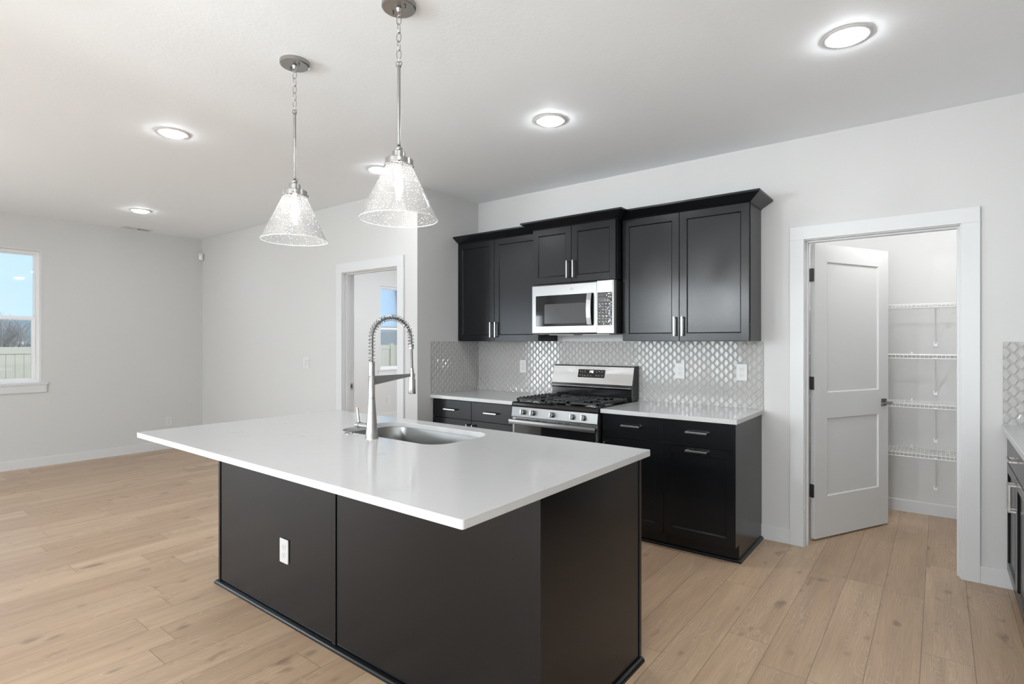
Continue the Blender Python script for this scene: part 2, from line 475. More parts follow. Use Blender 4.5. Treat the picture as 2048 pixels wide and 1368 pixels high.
struct(MB().box(XL, XR + 0.12, YB, 8.0, -0.12, 0).build('floor', M_FLOOR))
struct(MB().box(XL - 0.16, XR + 0.12, YB - 0.16, 8.1, ZC, ZC + 0.12).build('ceiling', M_CEIL))
W1 = (0.42, 1.645, 0.921, 2.391)
W2 = (6.322, 7.547, 0.875, 2.386)
wall_along_y('wall_left', YB, 8.0, XL - 0.16, XL, [W1, W2, (-2.55, -0.55, 0.0, 2.1), (-3.96, -2.60, 0.0, 2.1)])
wall_along_x('wall_back', X0 - 0.117, XR, YR, YR + 0.117, [(-0.730, 0.112, 0, 2.078)])
wall_along_x('wall_back_left', XL, X0, YF, YF + 0.117, [(-4.740, -3.865, 0, 2.084)])
wall_along_y('wall_alcove_side', YF + 0.117, YR, X0 - 0.117, X0, [])
wall_along_y('wall_right', YB, 5.8, XR, XR + 0.12, [])
wall_along_x('wall_rear', XL, XR, YB - 0.16, YB, [(-5.8, -3.4, 0, 2.1), (-2.2, 0.4, 0.75, 2.25)])  # right-hand opening only houses the added rear fill light
wall_along_x('wall_pantry_back', -1.42, XR, 5.515, 5.63, [])
wall_along_y('wall_pantry_left', YR + 0.117, 5.515, -1.42, -1.30, [])
wall_along_x('wall_bedroom_back', XL, -3.75, 7.9, 8.0, [])
wall_along_y('wall_bedroom_right', YR + 0.117, 7.9, -3.75, -3.65, [])

# baseboards
def base_x(name, xa, xb, y, out=-1, z=0.10, t=0.014):
    mb = MB(); y1 = y + out * t
    mb.prism([(y, 0), (y1, 0), (y1, z - 0.004), (y + out * (t - 0.004), z), (y, z)], 'x', xa, xb)
    return struct(mb.build(name, M_TRIM))
def base_y(name, ya, yb, x, out=1, z=0.10, t=0.014):
    mb = MB(); x1 = x + out * t
    mb.prism([(x, 0), (x1, 0), (x1, z - 0.004), (x + out * (t - 0.004), z), (x, z)], 'y', ya, yb)
    return struct(mb.build(name, M_TRIM))
base_y('baseboard_left', -0.47, YF, XL)
base_x('baseboard_back_left', XL, -4.811, YF)
base_x('baseboard_back_center', -3.799, X0, YF)
base_x('baseboard_back', -0.99, -0.804, YR)
base_x('baseboard_back_right', 0.186, 0.372, YR)
base_x('baseboard_pantry_back', -1.30, XR, 5.515, z=0.095)
base_y('baseboard_pantry_left', YR + 0.117, 5.515, -1.30)
base_y('baseboard_pantry_right', YR + 0.117, 5.515, XR, out=-1)
base_y('baseboard_bedroom_left', YF + 0.117, 7.9, XL)
base_y('baseboard_left_rear', YB, -4.0, XL)

# ------------------------------------------------------------------ doorway frames
def doorway(root, cl, cli, cri, cr, zi, zt, y, wall=0.117):
    """flat casing + jamb + stop on an opening in a wall facing -Y"""
    t = 0.018
    for a, b in ((cl, cli), (cri, cr)):
        MB().box(a, b, y - t, y - 0.0005, 0, zi).build('side_casing', M_TRIM, root, bevel=0.0015)
    MB().box(cl, cr, y - t, y - 0.0005, zi, zt).build('head_casing', M_TRIM, root, bevel=0.0015)
    ji, jr, jz = cli + 0.006, cri - 0.006, zi - 0.006
    MB().box(ji - 0.018, ji, y - 0.0005, y + wall + 0.001, 0, jz + 0.018).build('side_jamb', M_TRIM, root, bevel=0.001)
    MB().box(jr, jr + 0.018, y - 0.0005, y + wall + 0.001, 0, jz + 0.018).build('side_jamb', M_TRIM, root, bevel=0.001)
    MB().box(ji, jr, y - 0.0005, y + wall + 0.001, jz, jz + 0.018).build('head_jamb', M_TRIM, root, bevel=0.001)
    s = MB(); ys, ye = y + wall - 0.082, y + wall - 0.040
    s.box(ji, ji + 0.011, ys, ye, 0, jz).box(jr - 0.011, jr, ys, ye, 0, jz).box(ji + 0.011, jr - 0.011, ys, ye, jz - 0.011, jz)
    s.build('door_stop', M_TRIM, root)
    # back side casing
    for a, b in ((cl, cli), (cri, cr)):
        MB().box(a, b, y + wall + 0.001, y + wall + 0.018, 0, zi).build('side_casing', M_TRIM, root)
    MB().box(cl, cr, y + wall + 0.001, y + wall + 0.018, zi, zt).build('head_casing', M_TRIM, root)
    return ji, jr, jz

d1 = struct(empty('door_1', (-0.3, YR, 0)))
doorway(d1, -0.804, -0.718, 0.100, 0.186, 2.0655, 2.1545, YR)
d2 = struct(empty('door_2', (-4.3, YF, 0)))
doorway(d2, -4.811, -4.720, -3.884, -3.799, 2.067, 2.160, YF)
st = MB().box(-4.7145, -4.7115, 3.405, 3.447, 0.895, 0.957).build('strike_plate', M_NICKEL, d2, bevel=0.002)
MB().box(-4.7120, -4.7110, 3.417, 3.435, 0.912, 0.942).build('latch_hole', M_SLOT, st)

# pantry door slab, swung into the pantry on three hinges
slab = empty('pantry_door', (-0.678, 4.295, 0), 1.0976)
tag(slab, 'white two-panel pantry door standing ajar, hinged on the left jamb of the pantry opening', 'door')
MB().slab_recess(0.0, 0.822, 0.014, 2.061, 0.0, 0.035, [(0.128, 0.706, 0.298, 0.842), (0.128, 0.706, 1.024, 1.938)], 0.010, 0.006, back=True).build('door_slab', M_DOORW, slab, local=True, bevel=0.001)
for z in (0.30, 1.047, 1.797):
    h = MB()
    h.box(-0.0025, 0.0005, 0.006, 0.036, z, z + 0.09)
    h.tube([(-0.006, 0.041, z), (-0.006, 0.041, z + 0.09)], 0.0065, 12)
    h.box(-0.011, -0.0085, 0.002, 0.040, z, z + 0.09)
    hh = h.build('hinge', M_PEWTER, slab, local=True, bevel=0.001)
    sc = MB()
    for k in (0.018, 0.045, 0.072):
        sc.cyl((-0.0030, 0.015 + 0.006 * (k > 0.03 and k < 0.06), z + k), 0.0028, -0.0006, 0.0006, 'x', 10)
    sc.build('hinge_screws', M_NICKEL, hh, local=True)
lv = MB()
lv.box(0.735, 0.789, -0.009, 0.0, 0.900, 0.954)
lvo = lv.build('lever_rose', M_PEWTER, slab, local=True, bevel=0.002)
lv = MB()
lv.cyl((0.762, 0, 0.927), 0.009, -0.055, -0.008, 'y', 16)
lv.prism([(0.772, 0.935), (0.772, 0.918), (0.660, 0.921), (0.655, 0.924), (0.655, 0.931), (0.660, 0.933)], 'y', -0.062, -0.048)
lv.build('lever_handle', M_NICKEL, slab, local=True, bevel=0.002)
MB().box(0.8215, 0.8228, 0.008, 0.030, 0.90, 0.955).build('latch_plate', M_PEWTER, slab, local=True)

# ------------------------------------------------------------------ windows in the exterior wall
def window(name, y0, y1, z0, z1, stool=True):
    root = struct(empty(name, (XL - 0.08, (y0 + y1) / 2, z0)))
    xo, xi = XL - 0.15, XL - 0.065
    l = MB(); t = 0.012   # white jamb liner
    l.box(xi, XL + 0.002, y0, y0 + t, z0, z1).box(xi, XL + 0.002, y1 - t, y1, z0, z1).box(xi, XL + 0.002, y0 + t, y1 - t, z1 - t, z1)
    l.build('jamb_liner', M_TRIM, root)
    f = MB(); w = 0.034
    a0, a1, b0, b1 = y0 + 0.004, y1 - 0.004, z0 + 0.002, z1 - 0.004
    f.box(xo, xi, a0, a0 + w, b0, b1).box(xo, xi, a1 - w, a1, b0, b1).box(xo, xi, a0 + w, a1 - w, b1 - w, b1).box(xo, xi, a0 + w, a1 - w, b0, b0 + w)
    f.build('window_frame', M_VINYL, root, bevel=0.002)
    zm = z0 + (z1 - z0) * 0.478
    s = MB(); q = 0.014       # upper sash, set outward
    xu0, xu1 = xo + 0.012, xo + 0.045
    s.box(xu0, xu1, a0 + w, a0 + w + q, zm, b1 - w).box(xu0, xu1, a1 - w - q, a1 - w, zm, b1 - w).box(xu0, xu1, a0 + w + q, a1 - w - q, b1 - w - q, b1 - w).box(xu0, xu1, a0 + w + q, a1 - w - q, zm, zm + 0.03)
    us = s.build('upper_sash', M_VINYL, root, bevel=0.0015)
    MB().box(xu0 + 0.014, xu0 + 0.018, a0 + w + q, a1 - w - q, zm + 0.03, b1 - w - q).build('glass_pane', M_PANE, us)
    s = MB(); q = 0.036
    xs0, xs1 = xo + 0.045, xi - 0.008
    s.box(xs0, xs1, a0 + w, a0 + w + q, b0 + w, zm + 0.036).box(xs0, xs1, a1 - w - q, a1 - w, b0 + w, zm + 0.036).box(xs0, xs1, a0 + w + q, a1 - w - q, b0 + w, b0 + w + 0.022).box(xs0, xs1, a0 + w + q, a1 - w - q, zm, zm + 0.036)
    ls = s.build('lower_sash', M_VINYL, root, bevel=0.0015)
    MB().box(xs0 + 0.014, xs0 + 0.018, a0 + w + q, a1 - w - q, b0 + w + 0.022, zm).build('glass_pane', M_PANE, ls)
    MB().box(xi - 0.005, XL + 0.022, y0 - 0.05, y1 + 0.05, z0 - 0.016, z0 + 0.003).build('window_sill', M_TRIM, root, bevel=0.002)
    MB().box(XL + 0.0005, XL + 0.014, y0 - 0.04, y1 + 0.04, z0 - 0.100, z0 - 0.016).build('sill_apron', M_TRIM, root, bevel=0.0015)
    return root
window('window_1', *W1)
window('window_2', *W2)

def patio_frame(name, T, w):
    root = struct(empty(name, T @ Vector((0, 0, 0))))
    f = MB(T)
    f.box(-w / 2, -w / 2 + 0.07, -0.02, 0.08, 0, 2.09).box(w / 2 - 0.07, w / 2, -0.02, 0.08, 0, 2.09).box(-w / 2 + 0.07, w / 2 - 0.07, -0.02, 0.08, 2.02, 2.09).box(-w / 2 + 0.07, w / 2 - 0.07, -0.02, 0.08, 0.0, 0.07)
    f.box(-0.045, 0.045, -0.01, 0.06, 0.07, 2.02)
    f.build('door_frame', M_VINYL, root)
patio_frame('door_3', Matrix.Translation((XL, -1.55, 0)) @ Matrix.Rotation(R(90), 4, 'Z'), 2.0)
patio_frame('door_5', Matrix.Translation((XL, -3.28, 0)) @ Matrix.Rotation(R(90), 4, 'Z'), 1.36)
patio_frame('door_4', Matrix.Translation((-4.6, YB, 0)) @ Matrix.Rotation(R(180), 4, 'Z'), 2.4)

# ------------------------------------------------------------------ pulls
def pull(parent, name, T, L=0.137):
    """square bar pull; local u along bar centred, y outward negative"""
    m = MB(T)
    m.box(-L / 2, L / 2, -0.033, -0.023, -0.0055, 0.0055)
    m.box(-L / 2, -L / 2 + 0.010, -0.024, 0.0, -0.005, 0.005)
    m.box(L / 2 - 0.010, L / 2, -0.024, 0.0, -0.005, 0.005)
    return m.build(name, M_PULL, parent, bevel=0.001)
def HT(x, y, z): return Matrix.Translation((x, y, z))
def VT(x, y, z): return Matrix.Translation((x, y, z)) @ Matrix.Rotation(R(90), 4, 'Y')

def shaker(x0, x1, z0, z1, yf, T=None, rail=0.052, th=0.019):
    return MB(T).slab_recess(x0, x1, z0, z1, yf, th, [(x0 + rail, x1 - rail, z0 + rail, z1 - rail)], 0.008, 0.0055)

CROWN = [(0.0, 2.304), (0.006, 2.304), (0.012, 2.312), (0.078, 2.352), (0.082, 2.354), (0.082, 2.366), (0.074, 2.369), (0.0, 2.369)]
def wall_cabinet(x0, x1, yf, z0, z1, label, splits, crown_path, hz):
    root = tag(empty('wall_cabinet', ((x0 + x1) / 2, YR, z0)), label, 'cabinet', 'black wall cabinets over the range counter')
    MB().box(x0, x1, yf + 0.021, YR - 0.001, z0, z1 + 0.004).build('body', M_CAB, root, bevel=0.001)
    xs = [x0] + splits + [x1]
    for i, (a, b) in enumerate(zip(xs, xs[1:])):
        ga = 0.002 if i else 0.004; gb = 0.002 if i < len(xs) - 2 else 0.004
        d = shaker(a + ga, b - gb, z0 + 0.003, z1 - 0.002, yf).build('door', M_CAB, root, bevel=0.0012)
        hx = b - 0.028 if i == 0 else a + 0.028
        pull(d, 'handle', VT(hx, yf, hz))
    c = MB(); c.sweep(crown_path, CROWN); c.build('crown_molding', M_CAB, root, bevel=0.0008)
    return root
UYL = 3.845
wall_cabinet(X0 + 0.002, -2.692, UYL, 1.384, 2.304, 'tall black two-door wall cabinet in the corner, left of the microwave', [-3.180], [(X0 + 0.003, UYL + 0.012), (-2.692, UYL + 0.012)], 1.487)
wall_cabinet(-2.687, -1.918, 3.751, 1.852, 2.304, 'short black two-door wall cabinet mounted directly above the microwave', [-2.309], [(-2.685, YR - 0.03), (-2.685, 3.763), (-1.920, 3.763), (-1.920, YR - 0.03)], 1.955)
wall_cabinet(-1.914, -0.990, UYL, 1.384, 2.304, 'tall black two-door wall cabinet right of the microwave, nearest the pantry', [-1.467], [(-1.914, UYL + 0.012), (-0.992, UYL + 0.012), (-0.992, YR - 0.003)], 1.489)

# ------------------------------------------------------------------ base cabinets on the range wall
BYF = 3.51; ZT = 0.873
def shoe(mb, path, r=0.016):
    prof = [(0.0, 0.0), (r, 0.0), (r, r * 0.35), (r * 0.85, r * 0.75), (r * 0.5, r * 1.05), (0.0, r * 1.2)]
    mb.sweep(path, prof); return mb
def base_cabinet(x0, x1, label, splits, end_panel, shoe_path):
    root = tag(empty('base_cabinet', ((x0 + x1) / 2, YR, 0)), label, 'cabinet', 'black base cabinets along the range wall')
    b = MB(); b.box(x0, x1, BYF + 0.021, YR - 0.001, 0.102, ZT).box(x0, x1, BYF + 0.08, YR - 0.001, 0.0, 0.102)
    b.build('body', M_CAB, root)
    if end_panel:
        MB().prism([(BYF + 0.002, 0.110), (BYF + 0.002, ZT), (YR - 0.001, ZT), (YR - 0.001, 0.0), (BYF + 0.078, 0.0), (BYF + 0.078, 0.110)], 'x', x1 - 0.001, x1 + 0.012).build('side_panel', M_CAB, root, bevel=0.001)
    s = MB(); shoe(s, shoe_path); s.build('shoe_molding', M_CAB, root, smooth=True)
    return root
cb = base_cabinet(X0 + 0.004, -2.690, 'wide black base cabinet in the left corner, beside the range', [-3.158], False, [(X0 + 0.01, BYF + 0.079), (-2.690, BYF + 0.079)])
for a, b in ((X0 + 0.012, -3.159), (-3.156, -2.693)):
    d = MB().box(a, b, BYF, BYF + 0.019, 0.708, 0.866).build('drawer', M_CAB, cb, bevel=0.0015)
    pull(d, 'handle', HT((a + b) / 2 - 0.005, BYF, 0.786))
    dd = shaker(a, b, 0.112, 0.703, BYF).build('door', M_CAB, cb, bevel=0.0012)
    pull(dd, 'handle', VT(-3.190 if a < -3.3 else -3.127, BYF, 0.605))
cb = base_cabinet(-1.905, -1.447, 'narrow black base cabinet immediately right of the range', [], False, [(-1.905, BYF + 0.079), (-1.447, BYF + 0.079)])
d = MB().box(-1.902, -1.4475, BYF, BYF + 0.019, 0.709, 0.868).build('drawer', M_CAB, cb, bevel=0.0015)
pull(d, 'handle', HT(-1.677, BYF, 0.799))
dd = shaker(-1.902, -1.4475, 0.112, 0.704, BYF).build('door', M_CAB, cb, bevel=0.0012)
pull(dd, 'handle', VT(-1.872, BYF, 0.605))
cb = base_cabinet(-1.445, -0.998, 'narrow black pull-out base cabinet at the run end, nearest the pantry', [], True, [(-1.445, BYF + 0.079), (-0.986, BYF + 0.079), (-0.986, YR - 0.002)])
d = MB().box(-1.4445, -0.992, BYF, BYF + 0.019, 0.709, 0.868).build('drawer', M_CAB, cb, bevel=0.0015)
pull(d, 'handle', HT(-1.222, BYF, 0.799))
dd = shaker(-1.4445, -0.992, 0.112, 0.704, BYF).build('door', M_CAB, cb, bevel=0.0012)
pull(dd, 'handle', HT(-1.222, BYF, 0.680))

# ------------------------------------------------------------------ countertops
tag(MB().box(X0 + 0.001, -2.688, 3.483, YR - 0.001, 0.8735, 0.9035).build('countertop', M_QUARTZ, bevel=0.003), 'white quartz countertop on the corner base cabinet left of the range', 'countertop')
tag(MB().box(-1.905, -0.971, 3.483, YR - 0.001, 0.8735, 0.9035).build('countertop', M_QUARTZ, bevel=0.003), 'white quartz countertop on the base cabinets right of the range', 'countertop')

# ------------------------------------------------------------------ tile backsplash (elongated hexagons with a raised bevelled face)
def splash(name, label, T, u0, u1, z0, z1, ph=0.0):
    rnd = random.Random(3)
    root = tag(empty(name, T @ Vector(((u0 + u1) / 2, 0, z0))), label, 'backsplash')
    P, V, top = 0.0323, 0.0612, 0.0148
    w = 2 * P - top
    mb = MB(T); g = 0.0011
    k0 = int(math.floor((u0 - ph) / P)) - 1; k1 = int(math.ceil((u1 - ph) / P)) + 1
    for k in range(k0, k1 + 1):
        uc = ph + k * P
        j0 = int(math.floor(z0 / V)) - 1; j1 = int(math.ceil(z1 / V)) + 1
        for j in range(j0, j1 + 1):
            zc = j * V + (V / 2 if k % 2 else 0)
            if zc + V / 2 < z0 or zc - V / 2 > z1 or uc + w / 2 < u0 or uc - w / 2 > u1: continue
            def ring(ins, dep, tilt=(0, 0)):
                hw, ht, hz = w / 2 - ins * 1.15, max(top / 2 - ins * 0.40, 0.0012), V / 2 - ins
                pts = [(-hw, 0), (-ht, -hz), (ht, -hz), (hw, 0), (ht, hz), (-ht, hz)]
                return [(uc + a, -(dep + a * tilt[0] + c * tilt[1]), zc + c) for a, c in pts]
            tl = (rnd.uniform(-.004, .004), rnd.uniform(-.004, .004))
            lo, mi, hi = ring(g, 0.0030), ring(g + 0.0008, 0.0042), ring(0.0092, 0.0080, tl)
            rs = [[mb.v(p) for p in r] for r in (lo, mi, hi)]
            for A, B in zip(rs, rs[1:]):
                for i in range(6):
                    q = (i + 1) % 6
                    mb.bm.faces.new([A[i], A[q], B[q], B[i]])
            mb.bm.faces.new(rs[2])
    for co, no in ((( u0, 0, 0), (-1, 0, 0)), ((u1, 0, 0), (1, 0, 0)), ((0, 0, z0), (0, 0, -1)), ((0, 0, z1), (0, 0, 1))):
        bmesh.ops.bisect_plane(mb.bm, geom=mb.bm.verts[:] + mb.bm.edges[:] + mb.bm.faces[:], dist=1e-6,
                               plane_co=T @ Vector(co), plane_no=(T.to_3x3() @ Vector(no)), clear_outer=True)
    t = mb.build('tile_field', M_TILE, root, merge=False)
    MB(T).box(u0, u1, -0.0035, -0.0006, z0, z1).build('grout_bed', M_GROUT, root)
    return root
NEGY = Matrix.Translation((0, YR, 0))
POSX = Matrix.Translation((X0, 0, 0)) @ Matrix(((0, -1, 0, 0), (1, 0, 0, 0), (0, 0, 1, 0), (0, 0, 0, 1)))
splash('tile_backsplash', 'greige hexagonal tile backsplash behind the range and its side counters', NEGY, X0 + 0.009, -0.975, 0.904, 1.382)
splash('tile_backsplash', 'short greige tile backsplash on the alcove side wall at the corner counter', POSX, 3.487, YR - 0.001, 0.904, 1.382)
splash('tile_backsplash', 'greige hexagonal tile backsplash right of the pantry doorway, cut by the frame edge', NEGY, 0.283, XR - 0.001, 0.9045, 1.379, ph=0.283 + 0.0455)

# ------------------------------------------------------------------ outlets and switches (facing -Y locally, plate centred at origin)
def round_rect(w, h, r, n=5):
    pts = []
    for cx, cz, a0 in ((w / 2 - r, h / 2 - r, 0), (-w / 2 + r, h / 2 - r, 90), (-w / 2 + r, -h / 2 + r, 180), (w / 2 - r, -h / 2 + r, 270)):
        for i in range(n + 1):
            a = R(a0 + 90 * i / n); pts.append((cx + r * cos(a), cz + r * sin(a)))
    return pts
def outlet(kind, loc, rz, label, group='white electrical outlets'):
    root = tag(empty('wall_outlet', loc, rz), label, 'outlet', group)
    MB().prism(round_rect(0.074, 0.118, 0.004), 'y', -0.0055, 0).build('cover_plate', M_WPLAS, root, local=True, bevel=0.0012)
    if kind == 'duplex':
        for s in (-1, 1):
            z = s * 0.0195
            r = MB(); pts = [(x, max(-0.0135, min(0.0135, y)) + z) for x, y in [(0.0172 * cos(2 * pi * i / 28), 0.0172 * sin(2 * pi * i / 28)) for i in range(28)]]
            r.prism(pts, 'y', -0.0085, -0.005)
            ro = r.build('receptacle', M_WPLAS, root, local=True, bevel=0.0006)
            sl = MB(); sl.box(-0.0075, -0.0055, -0.0088, -0.0080, z - 0.001, z + 0.008).box(0.0055, 0.0073, -0.0088, -0.0080, z, z + 0.007).cyl((0, 0, z - 0.0075), 0.0025, -0.0088, -0.0080, 'y', 10)
            sl.build('socket_marking', M_SLOT, ro, local=True)
        MB().cyl((0, 0, 0), 0.003, -0.0065, -0.005, 'y', 10).build('screw', M_WPLAS, root, local=True)
    else:
        ro = MB().box(-0.0165, 0.0165, -0.0075, -0.005, -0.0335, 0.0335).build('receptacle', M_WPLAS, root, local=True, bevel=0.0008)
        for s in (-1, 1):
            z = s * 0.021; sl = MB()
            sl.box(-0.0075, -0.0055, -0.0078, -0.0070, z - 0.001, z + 0.008).box(0.0055, 0.0073, -0.0078, -0.0070, z, z + 0.007).cyl((0, 0, z - 0.0075), 0.0025, -0.0078, -0.0070, 'y', 10)
            sl.build('socket_holes', M_SLOT, ro, local=True)
        for s in (-1, 1):
            MB().cyl((0, 0, s * 0.048), 0.003, -0.0063, -0.005, 'y', 10).build('screw', M_WPLAS, root, local=True)
    return root
outlet('duplex', (-2.561, 1.4695, 0.345), 0, 'white duplex outlet on the black back panel of the island')
outlet('decora', (-3.069, YR - 0.0085, 1.150), 0, 'white outlet on the backsplash left of the range, under the corner cabinet')
outlet('duplex', (-1.571, YR - 0.0085, 1.156), 0, 'white outlet on the backsplash just right of the range backguard')
outlet('decora', (-1.118, YR - 0.0085, 1.160), 0, 'white outlet on the backsplash nearest the pantry, above the counter end')
outlet('decora', (XL + 0.0005, 2.917, 0.355), R(90), 'white outlet low on the grey window wall, near the far room corner')
outlet('duplex', (XL + 0.0005, 6.515, 0.335), R(90), 'white outlet below the bedroom window, seen through the open doorway')

sw = tag(empty('light_switch', (-5.364, YF - 0.0005, 1.154)), 'white two-gang rocker switch plate on the wall left of the bedroom doorway', 'switch')
MB().prism(round_rect(0.118, 0.120, 0.004), 'y', -0.0055, 0).build('cover_plate', M_WPLAS, sw, local=True, bevel=0.0012)
for x in (-0.023, 0.023):
    MB().prism([(-0.0052, -0.033), (-0.0075, -0.033), (-0.0105, 0.033), (-0.0052, 0.033)], 'x', x - 0.0165, x + 0.0165).build('rocker', M_WPLAS, sw, local=True, bevel=0.0008)

ms = tag(empty('motion_sensor', (XL + 0.046, YF - 0.046, 2.515), R(45)), 'small white motion sensor high in the far room corner', 'sensor')
MB().prism([(-0.030, 0.060), (-0.030, 0.012), (-0.022, 0.0), (0.022, 0.0), (0.030, 0.012), (0.030, 0.060)], 'z', -0.045, 0.045).build('housing', M_WPLAS, ms, local=True, bevel=0.004)
MB().prism([(-0.018, 0.004), (-0.012, -0.004), (0.012, -0.004), (0.018, 0.004)], 'z', -0.030, 0.008).build('lens', M_WIRE, ms, local=True, bevel=0.002)

# ------------------------------------------------------------------ island
IX0, IX1, IY0, IY1 = -3.262, -1.020, 1.472, 2.228
ISZ = 0.8865
isl = tag(empty('kitchen_island', ((IX0 + IX1) / 2, (IY0 + IY1) / 2, 0)), 'long black kitchen island base under the overhanging white countertop', 'island')
def rrect(x0, x1, y0, y1, r, n=8):
    pts = []
    for cx, cy, a0 in ((x1 - r, y1 - r, 0), (x0 + r, y1 - r, 90), (x0 + r, y0 + r, 180), (x1 - r, y0 + r, 270)):
        for i in range(n + 1):
            a = R(a0 + 90 * i / n); pts.append((cx + r * cos(a), cy + r * sin(a)))
    return pts
# body as carcass walls so that the sink bowl hangs free inside
b = MB()
b.box(IX0 + 0.012, IX1 - 0.012, IY0 + 0.004, IY0 + 0.022, 0, ISZ).box(IX0 + 0.012, IX1 - 0.012, IY1 - 0.040, IY1 - 0.022, 0.10, ISZ)
b.box(IX0 + 0.012, IX0 + 0.030, IY0 + 0.022, IY1 - 0.040, 0, ISZ).box(IX1 - 0.030, IX1 - 0.012, IY0 + 0.022, IY1 - 0.040, 0, ISZ)
b.box(IX0 + 0.030, IX1 - 0.030, IY0 + 0.022, IY1 - 0.09, 0.0, 0.10)
b.build('body', M_CAB, isl)
MB().box(IX0 + 0.029, -2.168, IY0 - 0.0005, IY0 + 0.006, 0.014, ISZ - 0.001).build('back_panel', M_CAB, isl)
MB().box(-2.128, IX1 - 0.028, IY0 - 0.0005, IY0 + 0.006, 0.014, ISZ - 0.001).build('back_panel', M_CAB, isl)
for a, c in ((IX0, IX0 + 0.020), (-2.163, -2.1365), (IX1 - 0.026, IX1)):
    MB().box(a, c, IY0 - 0.004, IY0 + 0.012, 0, ISZ - 0.001).build('batten_trim', M_CAB, isl, bevel=0.0012)
MB().box(IX1 - 0.012, IX1 - 0.001, IY0 + 0.012, IY1 - 0.022, 0, ISZ - 0.001).build('end_panel', M_CAB, isl)
MB().box(IX1 - 0.012, IX1 + 0.003, IY1 - 0.020, IY1, 0, ISZ - 0.001).build('batten_trim', M_CAB, isl, bevel=0.0012)
MB().box(IX0, IX0 + 0.012, IY0 + 0.012, IY1, 0, ISZ - 0.001).build('end_panel', M_CAB, isl)
s = MB(); shoe(s, [(IX0 - 0.0005, IY1 + 0.001), (IX0 - 0.0005, IY0 - 0.0045), (IX1 + 0.0005, IY0 - 0.0045), (IX1 + 0.0005, IY1 + 0.001)], 0.017)
s.build('shoe_molding', M_CAB, isl, smooth=True)
# sink-side doors
for i in range(4):
    xa = IX0 + 0.014 + i * (IX1 - IX0 - 0.028) / 4; xb = xa + (IX1 - IX0 - 0.028) / 4 - 0.003
    TB = Matrix.Translation((xa + xb, IY1 * 2, 0)) @ Matrix.Rotation(pi, 4, 'Z')
    d = shaker(xa, xb, 0.112, ISZ - 0.01, IY1, TB).build('door', M_CAB, isl, bevel=0.001)
    pull(d, 'handle', Matrix.Translation(((xb - 0.03 if i % 2 == 0 else xa + 0.03), IY1, 0.76)) @ Matrix.Rotation(pi, 4, 'Z') @ Matrix.Rotation(R(90), 4, 'Y'))

# island countertop with the sink cut-out
def slab_with_hole(outer, hole, z0, z1):
    bm = bmesh.new()
    def loop(pts):
        vs = [bm.verts.new((x, y, z1)) for x, y in pts]
        return [bm.edges.new((vs[i], vs[(i + 1) % len(vs)])) for i in range(len(vs))]
    es = loop(outer) + loop(hole)
    bmesh.ops.triangle_fill(bm, use_beauty=True, use_dissolve=False, edges=es)
    r = bmesh.ops.extrude_face_region(bm, geom=bm.faces[:])
    for v in [g for g in r['geom'] if isinstance(g, bmesh.types.BMVert)]: v.co.z = z0
    m = MB(); m.bm.free(); m.bm = bm
    return m
CUT = rrect(-2.532, -1.772, 1.735, 2.142, 0.105)
ct = slab_with_hole(rrect(-3.263, -0.984, 1.060, 2.248, 0.006, 2), CUT, 0.887, 0.914).build('island_countertop', M_QUARTZ, bevel=0.0025)
tag(ct, 'large white quartz countertop overhanging the black island, with a sink cut-out', 'countertop')

# undermount sink
sk = tag(empty('sink', (-2.152, 1.94, 0.66)), 'stainless steel undermount sink bowl set into the island countertop', 'sink')
m = MB(); rings = []
def sinkring(grow, z, r):
    return [m.v((x, y, z)) for x, y in rrect(-2.532 - grow, -1.772 + grow, 1.735 - grow, 2.142 + grow, r)]
seq = [(0.030, 0.8865, 0.13), (0.004, 0.8865, 0.109), (0.003, 0.884, 0.108), (-0.002, 0.72, 0.104), (-0.010, 0.695, 0.096), (-0.030, 0.684, 0.08), (-0.16, 0.678, 0.03)]
rings = [sinkring(*q) for q in seq]
for A, B in zip(rings, rings[1:]):
    for i in range(len(A)):
        j = (i + 1) % len(A); m.bm.faces.new([A[i], A[j], B[j], B[i]])
m.bm.faces.new(rings[-1])
bo = m.build('bowl', M_SINK, sk, smooth=True)
md = bo.modifiers.new('sheet', 'SOLIDIFY'); md.thickness = 0.0012; md.offset = -1
MB().lathe([(0, 0.679), (0.020, 0.679), (0.024, 0.683), (0.045, 0.683), (0.048, 0.6795)], (-2.152, 1.94), 32).build('drain', M_NICKEL, sk, smooth=True)

# ------------------------------------------------------------------ faucet
FX, FY, FZ = -2.158, 1.685, 0.914
fa = tag(empty('kitchen_faucet', (FX, FY, FZ)), 'tall brushed nickel spring-neck faucet rising from the island beside the sink', 'faucet')
m = MB(); m.lathe([(0, 0), (0.0315, 0), (0.0315, 0.004), (0.030, 0.006), (0.0262, 0.050), (0.0215, 0.110), (0.0178, 0.160), (0.0160, 0.190), (0.0158, 0.192), (0, 0.192)], seg=40)
m.build('base', M_NICKEL, fa, smooth=True, local=True)
m = MB(); m.lathe([(0, 0.192), (0.0150, 0.193), (0.0150, 0.300), (0.0143, 0.301), (0, 0.301)], seg=36)
m.build('body', M_NICKEL, fa, smooth=True, local=True)
m = MB(); pr = [(0, 0.301), (0.0147, 0.302)]
for i in range(8):
    z = 0.304 + i * 0.0078; pr += [(0.0147, z), (0.0147, z + 0.0062), (0.0136, z + 0.0066), (0.0136, z + 0.0074)]
pr += [(0, 0.367)]
m.lathe(pr, seg=36); m.build('collar', M_NICKEL, fa, smooth=True, local=True)
RR = 0.256; zl = 0.480
path = [Vector((0, 0, 0.366 + (zl - 0.366) * i / 10)) for i in range(10)]
N = 44
